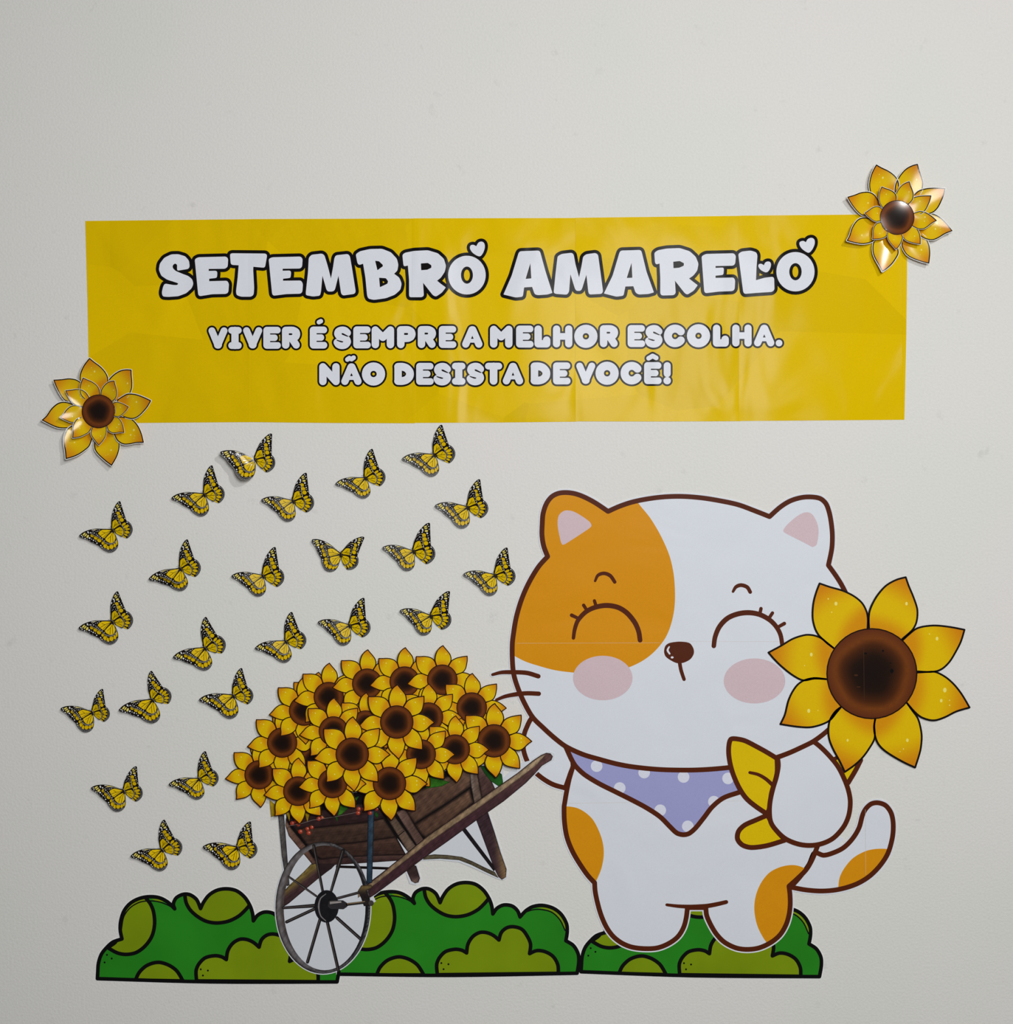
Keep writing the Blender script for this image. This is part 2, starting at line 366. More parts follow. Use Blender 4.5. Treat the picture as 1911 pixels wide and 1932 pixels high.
hearts = [(L2, [(1585,185,2),(1555,168),(1525,175),(1518,205),(1540,245),(1580,275),(1625,292),(1655,250),(1672,200),(1668,155),(1640,135),(1605,145)]),
 (L4, [(1592,145,2),(1565,128),(1530,140),(1525,165),(1545,205),(1590,240),(1625,255),(1660,215),(1683,160),(1680,115),(1650,97),(1610,110)]),
 (L4, [(1172,375,2),(1145,358),(1118,365),(1115,390),(1140,425),(1195,452),(1225,430),(1245,380),(1240,345),(1215,335),(1185,345)])]
OW = 12.3
def scr(o, pts): return [(p[0] / o[2] + o[0], p[1] / o[2] + o[1]) + ((p[2] / o[2],) if len(p) > 2 else ()) for p in pts]
for o, pts, ct in big:
    s = Sheet(BO); BD += 0.013
    if pts == 'O':
        cx, cy, rx, ry, ax, ay, yx, yy = [c / 5.3083 for c in ct]; cx += o[0]; cy += o[1]
        outer = ell(cx, cy, rx, ry, 48)
        s.add([ell(cx, cy, rx + OW / 2, ry + OW / 2, 48)], BD, M_LBLK, holes=[ell(cx, cy, yx, yy, 24)])
        s.add([outer], BD + 0.12, M_LWHT, holes=[ell(cx, cy, ax, ay, 28)])
    else:
        poly = fillet(scr(o, pts), 3.2)
        s.add([poly] + stroke(poly, OW, True), BD, M_LBLK)
        s.add([poly], BD + 0.12, M_LWHT, holes=[fillet(scr(o, c), 1.0, 3) for c in ct] or None)
        if len(ct) == 2:
            s.add([scr(o, [(648, 534), (668, 545), (650, 554)])], BD + 0.12, M_YEL)
    s.obj('letter', ban)
for o, pts in hearts:
    poly = fillet(scr(o, pts), 4.5)
    BD += 0.013
    Sheet(BO).add([poly] + stroke(poly, OW * 0.95, True), BD, M_LBLK).add([poly], BD + 0.12, M_LWHT).obj('heart', ban)
# small rounded lettering: strokes in a box 220 units high, 5.308 units to the pixel
def arc(cx, cy, rx, ry, a0, a1, n=18): return [(cx + rx * math.cos(math.radians(a0 + (a1 - a0) * i / n)), cy + ry * math.sin(math.radians(a0 + (a1 - a0) * i / n))) for i in range(n + 1)]
G = {
 'V': [(68, [(38,37),(98,182)]), (68, [(98,182),(160,37)]), (76, [(97,178),(101,178)])],
 'I': [(68, [(34,34),(100,34)]), (68, [(34,186),(100,186)]), (72, [(67,34),(67,186)])],
 'E': [(70, [(36,35),(36,184)]), (68, [(36,34),(140,34)]), (66, [(36,110),(112,110)]), (68, [(36,186),(142,186)]), (62, [(40,36),(40,184)])],
 'R': [(74, [(37,37),(37,183)]), (74, [(37,37),(108,37),(138,52),(145,76),(135,100),(108,114),(37,114)]), (72, [(95,112),(142,183)])],
 'P': [(74, [(37,37),(37,183)]), (76, [(37,38),(108,38),(138,54),(147,80),(136,106),(108,120),(37,120)])],
 'S': [(74, [(136,64),(112,42),(80,38),(50,50),(42,74),(60,98),(95,112),(128,130),(136,156),(116,182),(82,190),(50,180),(36,160)])],
 'M': [(74, [(37,37),(37,183)]), (74, [(188,37),(188,183)]), (72, [(42,42),(112,112),(182,42)])],
 'A': [(72, [(37,183),(98,42)]), (72, [(108,42),(168,183)]), (74, [(100,40),(106,40)]), (52, [(70,142),(136,142)])],
 'H': [(72, [(36,36),(36,184)]), (72, [(158,36),(158,184)]), (66, [(36,110),(158,110)])],
 'L': [(74, [(37,37),(37,183)]), (74, [(37,183),(122,183)]), (74, [(122,146),(122,183)])],
 'O': [(84, arc(114,110,74,74,0,360,28))],
 'C': [(80, arc(112,110,72,73,38,322,24))],
 'N': [(74, [(37,37),(37,183)]), (74, [(168,37),(168,183)]), (74, [(40,40),(165,180)])],
 'D': [(74, [(37,37),(37,183)]), (78, [(37,39),(80,39),(120,52),(150,84),(156,112),(148,142),(118,170),(80,181),(37,181)])],
 'T': [(68, [(36,35),(140,35)]), (76, [(88,37),(88,183)])],
 '!': [(70, [(46,36),(46,116)]), (74, [(45,186),(46,186)])],
 '.': [(66, [(33,187),(34,187)])],
}
BLK = {'R': [[(68,66),(98,66),(106,74),(98,84),(68,84)]], 'P': [[(70,68),(106,68),(112,78),(104,88),(70,88)]], 'A': [[(103,98),(89,130),(117,130)]],
 'S': [[(78,66),(96,68),(150,98),(140,104),(82,82)], [(28,132),(80,146),(98,150),(92,160),(74,160),(30,142)]],
 'E': [[(68,66),(160,66),(160,78),(68,78)], [(68,142),(160,142),(160,154),(68,154)]]}
line1 = [('V',392.8),('I',430.9),('V',458.2),('E',496.8),('R',532.2),('É',584.4),('S',629.6),('E',666.4),('M',701.2),('P',749.2),('R',788.2),('E',827.8),('A',871.7),('M',924.4),('E',973.4),('L',1008.2),('H',1043.1),('O',1083.7),('R',1131.6),('E',1183.7),('S',1216.9),('C',1252.3),('O',1296.1),('L',1344.7),('H',1381.2),('A',1422.1),('.',1463.1)]
line2 = [('N',602.3),('Ã',643.8),('O',683.3),('D',744.1),('E',785.0),('S',818.0),('I',852.8),('S',880.5),('T',914.6),('A',948.3),('D',1001.3),('E',1043.1),('V',1086.3),('O',1123.7),('C',1170.6),('Ê',1214.8),('!',1249.9)]
US = 5.3083
BD = 1.0
for line, y0, sl in ((line1, 617.2, 0.0047), (line2, 685.3, 0.0032)):
    for n_, (ch, x) in enumerate(line):
        y = y0 - (x - line[0][1]) * sl
        base = {'É': 'E', 'Ã': 'A', 'Ê': 'E'}.get(ch, ch)
        st = [(w_, p) for w_, p in G[base]]
        if ch == 'É': st.append((44, [(92,-44),(112,-54)]))
        if ch == 'Ã': st += [(46, [(62,-36),(82,-50)]), (46, [(82,-48),(104,-40)]), (46, [(104,-40),(124,-54)])]
        if ch == 'Ê': st += [(46, [(46,-38),(86,-62)]), (46, [(86,-62),(122,-42)])]
        wh, bk = [], []
        for w_, p in st:
            q = [(x + a / US, y + b / US) for a, b in p]
            cl = base == 'O'
            if cl: q = q[:-1]
            elif len(p) > 4: q = spline(q, False, 4)
            wh += stroke(q, w_ / US, closed=cl, n=20); bk += stroke(q, (w_ + 37) / US, closed=cl, n=20)
        s = Sheet(BO).add(bk, BD + 0.02 + 0.004 * (n_ % 2), M_LBLK)
        s.add(wh, BD + 0.14, M_LWHT, holes=[fillet([(x + a / US, y + b / US) for a, b in c], 0.8, 2) for c in BLK.get(base, [])] or None)
        s.obj('letter', ban)

# ------------------------------------------------------------------ sunflowers
GZ = (1440, 1070, 4.7775)
PET = [
 [(640,735),(560,670),(505,620),(470,560),(448,480),(445,400),(455,310),(480,220),(508,148,1),(600,180),(720,215),(820,265),(890,325),(930,400),(942,470),(938,575)],
 [(955,575),(950,480),(958,400),(990,320),(1040,240),(1110,165),(1200,115),(1283,92,1),(1310,170),(1350,265),(1385,370),(1388,440),(1375,510),(1340,570),(1255,645)],
 [(1265,650),(1320,600),(1380,555),(1450,535),(1550,527),(1680,540),(1812,565,1),(1780,670),(1735,760),(1680,850),(1620,910),(1560,938),(1480,945),(1395,940)],
 [(1395,950),(1480,945),(1550,945),(1640,990),(1720,1060),(1790,1150),(1858,1265,1),(1740,1300),(1640,1350),(1560,1378),(1500,1378),(1420,1350),(1360,1300),(1290,1220)],
 [(1290,1220),(1340,1290),(1390,1360),(1415,1440),(1427,1530),(1415,1650),(1368,1805,1),(1280,1765),(1180,1710),(1090,1650),(1035,1590),(1005,1510),(998,1430),(1015,1345)],
 [(1010,1345),(1000,1430),(1003,1540),(950,1640),(890,1720),(820,1785),(735,1845,1),(690,1750),(630,1640),(595,1550),(587,1470),(600,1380),(650,1300),(715,1250)],
 [(710,1250),(660,1310),(600,1380),(520,1420),(420,1443),(300,1437),(155,1415,1),(195,1330),(225,1210),(260,1130),(310,1060),(370,1020),(460,1000),(570,1010)],
 [(570,1010),(460,1005),(360,1020),(260,970),(160,890),(90,820),(48,770,1),(160,710),(270,645),(380,612),(450,615),(520,640),(580,690),(640,735)]]
SPK = [[(655,330,17),(585,287,7),(617,407,6)], [(1290,330,15)], [(1565,645,16),(1497,603,6)], [(1635,1108,20),(1603,1203,15),(1678,1200,6),(1678,1245,6)], [(1298,1560,15),(1263,1638,6),(1232,1662,5)], [(760,1560,12)], [(410,1295,17),(493,1292,5)], [(433,788,16),(372,888,5)]]
CX, CY, RR = 978, 960, 400.0
def nrm_pts(pts): return [((p[0] - CX) / RR, (p[1] - CY) / RR) + tuple(p[2:]) for p in pts]
NP = [nrm_pts(p) for p in PET]
NS = [[((x - CX) / RR, (y - CY) / RR, r / RR) for x, y, r in q] for q in SPK]
TIP = [[p for p in q if len(p) > 2][0] for q in NP]
TANG = [math.atan2(p[0], -p[1]) for p in TIP]
TRAD = [math.hypot(p[0], p[1]) for p in TIP]
def sst(a, b, x): t = min(1, max(0, (x - a) / (b - a))); return t * t * (3 - 2 * t)
def mixc(a, b, t): return tuple(a[i] + (b[i] - a[i]) * t for i in range(3))
YEL, ORA = (204, 169, 6), (186, 104, 14)
def petal_sheet(i, R, lw, margin, m, lift=0.0, cup=0.0, d0=0.0, outl=(20, 9, 6), step=3.0, edge=None):
    q = [(p[0] * R, p[1] * R) + tuple(p[2:]) for p in NP[i]]
    core = spline(q, False, 5)
    b0, b1 = core[0], core[-1]                      # tuck the base under the seed disc
    core = core + [(b1[0] * 0.86, b1[1] * 0.86), (b0[0] * 0.86, b0[1] * 0.86)]
    ta, tr = TANG[i], TRAD[i] * R; ux, uy = math.sin(ta), -math.cos(ta)
    def dep(x, y):
        al = x * ux + y * uy; ac = -x * uy + y * ux
        t = max(0, (al - R * 0.8) / (tr - R * 0.8))
        return lift * t ** 1.4 + cup * (ac / (0.5 * R)) ** 2 * sst(0, 0.4, t)
    ph = i * 1.7
    def col(x, y):
        r = math.hypot(x, y); a = math.atan2(x, -y); t = (r - R) / (tr - R); side = (a - ta + math.pi) % (2 * math.pi) - math.pi
        k = 0.8 * sst(0.46, 1.0, t + 0.25 * math.sin(ph) * side) + 0.6 * sst(0.34, 0.0, t - 0.55 * side * math.cos(ph))
        return mixc(YEL, ORA, min(1, k))
    s = Sheet((0, 0))
    s.multi(([([core] + stroke(core, margin * 2 + lw, True), edge or M_PWH, None)] if margin else []) +
        [([core] + stroke(core, lw, True), m, outl), ([inset(core, lw / 2)], m, col)] +
        ([([ell(x * R, y * R, r * R * 0.8, r * R * 1.1, 8) for x, y, r in NS[i]], m, (226, 205, 110))] if NS[i] else []), d0, grid=step, depth=dep, thick=0.2)
    return s
def disc_sheet(R, lw, m, d0, dome=0.0):
    s = Sheet((0, 0))
    def dep(x, y): return dome * (1 - min(1, math.hypot(x, y) / R) ** 2)
    def col(x, y):
        r = math.hypot(x, y) / R
        a = math.atan2(y, x)
        k = r + 0.02 * math.sin(3 * a + 1) + 0.015 * math.sin(5 * a)
        if k < 0.4: c = mixc((20, 12, 10), (28, 15, 9), k / 0.4)
        elif k < 0.66: c = mixc((28, 15, 9), (66, 32, 12), (k - 0.4) / 0.26)
        elif k < 0.80: c = mixc((66, 32, 12), (104, 54, 18), (k - 0.66) / 0.14)
        else: c = mixc((104, 54, 18), (84, 40, 18), (k - 0.80) / 0.2)
        return c
    s.multi([([ell(0, 0, R + lw, R + lw, 40)], m, (24, 10, 6)), ([ell(0, 0, R, R, 40)], m, col)], d0, grid=R / 11, depth=dep, thick=0.15)
    return s
def link(me, name, parent):
    o = bpy.data.objects.new(name, me); COL.objects.link(o); o.parent = parent; return o
# flat printed flowers piled in the barrow
R0 = 28.2
fp = [petal_sheet(i, R0, 1.9, 0.0, M_INK, step=2.6, outl=(36, 14, 8)).mesh('petal') for i in range(8)]
fd = disc_sheet(R0 - 0.6, 1.5, M_INK, 0.30).mesh('seed_disc')
ROT0 = math.radians(18.2)
def make_flat():
    t_ = thing('sunflower', 'x', 'sunflower', 0, 0)
    for i in range(8): link(fp[i], 'petal', t_)
    link(fd, 'seed_disc', t_)
    return t_
def dup(root):
    r = root.copy(); COL.objects.link(r)
    for ch in root.children:
        c = ch.copy(); COL.objects.link(c); c.parent = r
    return r
fl = [  # px, py, scale, label
 (600, 1328, 0.92, 'mostly hidden sunflower between the two upper left blooms of the barrow heap'),
 (560, 1388, 0.92, 'mostly hidden sunflower behind the left side of the barrow heap'),
 (517, 1442, 0.90, 'mostly hidden sunflower peeping between the two leftmost blooms of the heap'),
 (716, 1318, 0.90, 'mostly hidden sunflower under the two upper middle blooms of the heap'),
 (786, 1322, 0.90, 'mostly hidden sunflower under the two topmost blooms of the heap'),
 (590, 1436, 0.92, 'mostly hidden sunflower in the lower left of the heap, above the bottom row'),
 (700, 1450, 0.92, 'mostly hidden sunflower between the lower middle blooms of the heap'),
 (848, 1370, 0.90, 'mostly hidden sunflower in the right half of the heap'),
 (905, 1375, 0.86, 'mostly hidden sunflower behind the rightmost blooms of the heap'),
 (770, 1440, 0.92, 'mostly hidden sunflower low in the heap above the plank side'),
 (488.8, 1461.8, 0.95, 'leftmost sunflower of the barrow heap, its lower petals hanging over the wall'),
 (532.3, 1401.1, 0.98, 'second sunflower up the left edge of the heap'),
 (573.6, 1340.8, 0.98, 'third sunflower up the left edge, its disc half covered from the right'),
 (620.2, 1315.0, 0.98, 'sunflower at the upper left shoulder of the heap'),
 (692.7, 1289.7, 0.98, 'leftmost sunflower of the top row of the heap'),
 (690, 1367, 0.92, 'sunflower in the middle of the heap showing only a dark sliver of disc'),
 (763.4, 1285.7, 0.98, 'middle sunflower of the top row of the heap'),
 (834.4, 1282.5, 0.99, 'rightmost sunflower of the top row of the heap'),
 (889.9, 1335.0, 0.99, 'sunflower at the upper right shoulder of the heap, beside the whiskers'),
 (808.2, 1353.0, 0.96, 'sunflower tucked right of the large central bloom, disc half covered'),
 (932.0, 1397.7, 1.08, 'rightmost large sunflower of the heap touching the cat paw'),
 (858.5, 1413.8, 0.97, 'sunflower left of the rightmost large bloom, above the light post'),
 (794.2, 1422.9, 0.97, 'sunflower in the lower right with a green leaf under its petals'),
 (734.8, 1478.1, 1.08, 'large sunflower lowest in the middle, above the berries and plank side'),
 (629.2, 1379.4, 0.96, 'sunflower left of centre with its lower disc covered by the bloom in front'),
 (562.2, 1492.6, 0.96, 'lowest sunflower at the left front corner of the barrow'),
 (748.5, 1362.2, 1.08, 'large sunflower in the upper centre of the heap with a crease down its disc'),
 (627.4, 1478.0, 0.96, 'sunflower in the bottom row, second from the left front corner'),
 (664.6, 1422.9, 1.08, 'large sunflower in the centre of the heap lying on top of all its neighbours'),
]
root = make_flat()
for i, (x, y, sc_, lb) in enumerate(fl):
    o = root if i == 0 else dup(root)
    d_ = 3.0 + 0.42 * i; k = 1 - d_ / 1000 / D
    o.location = (WX(x) * k, -d_ / 1000, ZC + (WZ(y) - ZC) * k); o.scale = (sc_, 1, sc_); o.rotation_euler = (0, -ROT0, 0)
    o['label'] = lb; o['group'] = 'paper sunflowers heaped in the wheelbarrow'
# big flower in front of the cat
T = thing('sunflower', 'very large flat paper sunflower at the right of the cat face', 'sunflower', GZ[0] + CX / GZ[2], GZ[1] + CY / GZ[2], 3.0)
for i in range(8): petal_sheet(i, RR / GZ[2], 3.6, 0.0, M_INK, step=5.0, outl=(18, 12, 12)).obj('petal', T)
ds = disc_sheet(RR / GZ[2] - 0.2, 2.4, M_INK, 0.3)
ds.add([ell(*p) for p in [(21, -43, 2, 2, 8), (35, -20, 1.4, 1.4, 8), (37.5, -5, 3.4, 4.4, 10), (-12, -38, 3, 2, 8)]], 0.45, M_INK, col=(12, 10, 10))
ds.add(stroke([(-15.5, -58), (-14.5, 50)], 0.6, caps=False), 0.45, M_INK, col=(70, 45, 30))
ds.add([ell(-30, 3, 4, 1.8, 8), ell(-25, 25, 4, 1.2, 8)], 0.45, M_INK, col=(62, 34, 18))
ds.obj('seed_disc', T)
# two layered corner flowers
def corner(label, px, py, discR, outer, inner):
    t_ = thing('sunflower', label, 'sunflower', px, py, 5.0)
    for L_, lw, mg, lift, cup, d0 in ((outer, 2.1, 1.2, 12.0, 2.8, -3.6), (inner, 1.5, 0.7, 11.0, 2.4, 0.8)):
        mean = sum(r for a, r in L_) / 8 / 2.32
        for i in range(8):
            a, r = L_[i]
            lf = lift * (0.75 + 0.5 * random.random()); cp = cup * (0.6 + 0.8 * random.random())
            o = petal_sheet(i, mean, lw, mg, M_PGL, lift=lf, cup=cp, d0=d0 + 0.14 * (i % 4), step=3.2).obj('petal', t_, smooth=True)
            tgt = math.radians(a); f = r / (TRAD[i] * mean) / (1 + 0.002)
            dlt = (tgt - TANG[i] + math.pi) % (2 * math.pi) - math.pi
            o.rotation_euler = (0, dlt, 0); o.scale = (f, 1, f)
    disc_sheet(discR, 1.4, M_PGL, 3.4, dome=1.6).obj('seed_disc', t_, smooth=True)
    return t_
corner('double layered glossy sunflower on the upper right corner of the banner', 1691.4, 411.1, 31.2,
 [(-22.3,105.7),(20.2,105),(59,103),(104,105.4),(145.7,104.5),(195.6,105.8),(245,105.1),(291.8,100.8)],
 [(-29.6,63.6),(17.2,68),(57.6,70.9),(96.5,70.7),(140.9,66),(184,61.5),(229,64),(275.7,63.4)])
corner('double layered glossy sunflower on the lower left corner of the banner', 187.0, 776.3, 30.2,
 [(-8.8,100),(38.7,99),(79,101.5),(124.4,103.6),(165.7,105),(213.4,107),(260.9,106),(305.3,100.6)],
 [(-22.7,67),(30.2,64.8),(82.6,59),(129,64),(178,64),(222.1,68),(259.9,70),(303,69.6)])

# ------------------------------------------------------------------ butterflies
WS = 15.925; WC = (1155, 1090)
def wl(pts): return [((p[0] - WC[0]) / WS, (p[1] - WC[1]) / WS) + tuple(p[2:]) for p in pts]
def we(cx, cy, a, b, deg=0, n=12): return ell((cx - WC[0]) / WS, (cy - WC[1]) / WS, a / WS, b / WS, n, math.radians(deg))
def wp(pts, r=1.6): return fillet(wl(pts), r, 3)
BW = {
 'R': dict(
  low=[(1105,1045),(1125,900),(1150,740),(1195,590),(1265,450),(1345,340),(1430,250),(1500,220),(1532,240),(1545,340),(1565,480),(1590,640),(1617,800),(1625,850,1),(1690,895),(1745,970),(1775,1080),(1765,1180),(1720,1270),(1640,1350),(1560,1390),(1500,1370),(1400,1310),(1300,1240),(1220,1190),(1175,1140)],
  up=[(1105,1045),(1125,900),(1155,760),(1200,660),(1270,595),(1335,572),(1368,600),(1378,700),(1396,820),(1428,935,1),(1490,1000),(1522,1090),(1512,1200),(1465,1285),(1400,1312),(1300,1245),(1220,1190),(1175,1140)],
  lcell=[we(1395,590,60,58,20), we(1432,695,66,56,15), we(1475,805,68,62,10), we(1520,945,76,38,-25), we(1580,1028,92,46,-14), we(1608,1112,80,30,4), we(1582,1205,76,46,20), we(1532,1282,60,30,32), we(1470,1338,66,22,35)],
  lfill=[[(1150,1020),(1165,880),(1200,700),(1280,590),(1340,560),(1370,640),(1395,760),(1420,860),(1440,930),(1300,1000),(1200,1050)], [(1200,1100),(1300,1050),(1440,1000),(1500,1080),(1510,1180),(1470,1260),(1380,1270),(1280,1210)]],
  pale=[we(1410,340,50,20,-35), we(1430,388,50,17,-25), we(1450,460,50,30,-10), we(1250,640,100,16,-50)],
  ucell=[[(1142,1035),(1160,920),(1185,830),(1240,790),(1300,768),(1335,830),(1360,900),(1392,948),(1300,985),(1200,1035)], [(1205,1085),(1300,1035),(1395,1012),(1450,1055),(1482,1130),(1470,1215),(1410,1285),(1330,1250),(1245,1190)]],
  veins=[([(1170,1090),(1300,1008),(1430,968)], 1.3), ([(1150,1040),(1240,930),(1345,885)], .6), ([(1240,930),(1275,840)], .55), ([(1215,965),(1300,935),(1372,925)], .5), ([(1200,1095),(1330,1120),(1475,1130)], .6), ([(1330,1120),(1405,1055)], .5), ([(1215,1110),(1330,1170),(1440,1245)], .55)],
  white=[(1465,275,19),(1500,325,19),(1522,400,16),(1480,525,30),(1508,592,15),(1525,655,22),(1528,712,15),(1580,770,20),(1335,430,30),(1350,468,22),(1335,510,22),(1240,540,20),(1255,515,18),(1300,400,12),(1632,900,22),(1560,560,8),(1575,700,8),(1600,800,8)],
  uwhite=[(1325,720,13),(1350,770,14),(1380,850,13),(1412,920,14),(1245,715,13),(1215,745,10),(1300,650,18),(1345,655,10),(1270,660,9)],
  m1=[(1650,905),(1715,960),(1745,1060),(1740,1160),(1700,1250),(1630,1325),(1555,1365)], m2=[(1640,960),(1690,1030),(1700,1110),(1690,1190),(1650,1260),(1590,1320)], mu=[(1470,1010),(1498,1090),(1490,1195),(1445,1270)]),
 'L': dict(
  low=[(1125,1038),(1000,1000),(860,960),(720,925),(600,910),(460,912),(330,932),(240,968),(180,1010),(205,1075),(290,1130),(380,1190),(480,1290),(580,1370),(662,1440,1),(700,1505),(760,1580),(830,1645),(900,1690),(980,1706),(1060,1692),(1130,1652),(1190,1580),(1215,1480),(1217,1350),(1203,1240),(1170,1150)],
  up=[(1125,1038),(1000,1000),(880,970),(760,952),(670,962),(600,995),(572,1040),(605,1090),(690,1155),(765,1235),(822,1295,1),(862,1365),(920,1430),(1000,1466),(1080,1470),(1150,1445),(1192,1380),(1205,1290),(1198,1220),(1170,1150)],
  lcell=[we(540,1095,55,52,30), we(626,1188,66,52,35), we(706,1278,66,58,40), we(800,1385,52,52,-40), we(842,1482,62,66,-30), we(902,1552,40,62,0), we(1002,1545,60,72,0), we(1106,1530,38,62,8), we(1172,1460,26,80,6)],
  lfill=[[(1100,1050),(950,1010),(800,965),(680,950),(590,1000),(560,1060),(680,1180),(780,1270),(860,1270),(960,1190)], [(1130,1130),(1000,1190),(880,1290),(880,1400),(960,1480),(1080,1490),(1180,1420),(1190,1250)]],
  pale=[we(320,1000,56,22,-35), we(358,1042,56,18,-38), we(406,1092,50,30,-48), we(690,955,120,12,8)],
  ucell=[[(1108,1068),(1000,1030),(880,1003),(800,1025),(745,1078),(785,1140),(845,1232),(890,1245),(965,1180),(1060,1118)], [(1122,1132),(1040,1160),(960,1212),(898,1280),(925,1345),(1000,1412),(1060,1432),(1130,1405),(1180,1320),(1172,1190)]],
  veins=[([(1150,1100),(1000,1180),(870,1275)], 1.3), ([(1100,1082),(930,1110),(795,1155)], .6), ([(930,1110),(850,1055)], .55), ([(1085,1095),(960,1150),(855,1225)], .5), ([(1140,1140),(1060,1240),(1015,1405)], .6), ([(1060,1240),(960,1300)], .5), ([(1152,1150),(1112,1260),(1090,1425)], .55)],
  white=[(240,1020,20),(265,1070,20),(325,1130,20),(450,1150,30),(500,1195,15),(545,1240,23),(600,1278,16),(622,1345,22),(715,1440,22),(440,965,26),(450,995,20),(510,1005,22),(600,938,16),(570,936,16),(640,938,12),(380,1165,9),(440,1220,9),(520,1300,9),(745,1495,15)],
  uwhite=[(710,1125,16),(745,1165,12),(775,1210,13),(820,1262,14),(870,1330,13),(740,1010,15),(790,990,12),(630,1040,18),(680,1085,12),(690,1010,10)],
  m1=[(720,1490),(785,1570),(850,1630),(920,1668),(990,1678),(1065,1662),(1125,1625),(1175,1570)], m2=[(800,1540),(860,1590),(930,1630),(1000,1640),(1080,1620),(1140,1580)], mu=[(900,1390),(960,1432),(1030,1450),(1100,1445),(1160,1410)]),
}
def along(path, step, r):
    out = []; acc = 0
    for a, b in zip(path, path[1:]):
        L_ = math.hypot(b[0] - a[0], b[1] - a[1]); t_ = acc
        while t_ < L_: out.append((a[0] + (b[0] - a[0]) * t_ / L_, a[1] + (b[1] - a[1]) * t_ / L_, r)); t_ += step
        acc = t_ - L_
    return out
def wing_sheet(side, upper, slope, curl, d0, lowcurl=0.0, m=None):
    m = m or M_PBF; q = BW[side]; sg = 1 if side == 'R' else -1
    ax0, ay0 = (0.0, -1.0)
    ta = math.radians(-28)                       # fold line of the traced butterfly leans this way
    fx, fy = math.sin(ta), -math.cos(ta)
    def dep(x, y):
        ax = abs(-x * fy + y * fx) if True else 0
        return slope * ax + curl * (ax / 40.0) ** 2 * 6 + lowcurl * max(0.0, (abs(x) * 0.45 + y * 0.9) / 40.0) ** 2
    out = spline(wl(q['up'] if upper else q['low']), True, 4)
    s = Sheet((0, 0))
    def ycol(x, y): return mixc((212, 180, 12), (190, 154, 4), min(1, math.hypot(x, y) / 50))
    regs = [([out] + stroke(out, 0.5, True), M_PWH, None), ([out], m, (20, 16, 15))]
    inn = inset(out, 0.7)
    if upper:
        grow = lambda c: [(WC[0] + (x - WC[0]) * 1.03, WC[1] + (y - WC[1]) * 1.03) for x, y in c]
        regs += [([wp(grow(c), 0.9) for c in q['ucell']], m, ycol)]
        vs = []
        for p, w_ in q['veins']: vs += stroke(wl(p), w_ * 1.4, caps=False)
        regs += [(vs, m, (34, 26, 10))]
        ds_ = q['uwhite'] + along(q['mu'], 34, 8)
    else:
        regs += [([wp(c) for c in q['lfill']], m, mixc(YEL, (60, 50, 20), 0.35)), (q['pale'], m, (206, 190, 92))]
        for c in q['lcell']:
            mx = sum(p[0] for p in c) / len(c); my = sum(p[1] for p in c) / len(c)
            regs += [([[(mx + (x - mx) * 1.24, my + (y - my) * 1.24) for x, y in c]], m, (26, 20, 12)), ([[(mx + (x - mx) * 0.98, my + (y - my) * 0.98) for x, y in c]], m, ycol)]
        vs = []
        for p, w_ in q['veins'][:1]: vs += stroke(wl(p), 1.6, caps=False)
        regs += [(vs, m, (30, 22, 12))]
        ds_ = q['white'] + along(q['m1'], 34, 9) + along(q['m2'], 36, 8)
    regs += [([we(x, y, r * 0.86, r * 0.86, 0, 8) for x, y, r in ds_], m, (204, 204, 206))]
    s.multi(regs, d0, grid=4.0, depth=dep, thick=0.12)
    return s
WM = {}
for nm in 'LR':
    WM['low' + nm] = wing_sheet(nm, False, 0.07, 0.25, 0.5).mesh('lower_wing', True)
    WM['up' + nm] = wing_sheet(nm, True, 0.22, 0.25, 1.6).mesh('upper_wing', True)
WM['curl'] = wing_sheet('L', False, 0.12, 0.5, 0.5, lowcurl=15.0, m=M_PGL).mesh('lower_wing', True)
WM['upcurl1'] = wing_sheet('L', True, 0.26, 0.6, 2.0, lowcurl=15.0, m=M_PGL).mesh('upper_wing', True)
WM['upcurl'] = wing_sheet('L', True, 0.30, 1.2, 1.6, lowcurl=18.0, m=M_PGL).mesh('upper_wing', True)
bs = Sheet((0, 0)); bs.add([ell(0, 0, 1.7, 4.2, 14), ell(0, -4.0, 1.4, 1.5, 10)], 3.2, M_PGL, col=(30, 22, 16), thick=1.2)
bs.add(stroke([(0.2, -6), (2.4, -9.5)], 0.4) + stroke([(-0.2, -6), (-2.4, -9.5)], 0.4), 3.2, M_PGL, col=(30, 22, 16))
BM = bs.mesh('body')
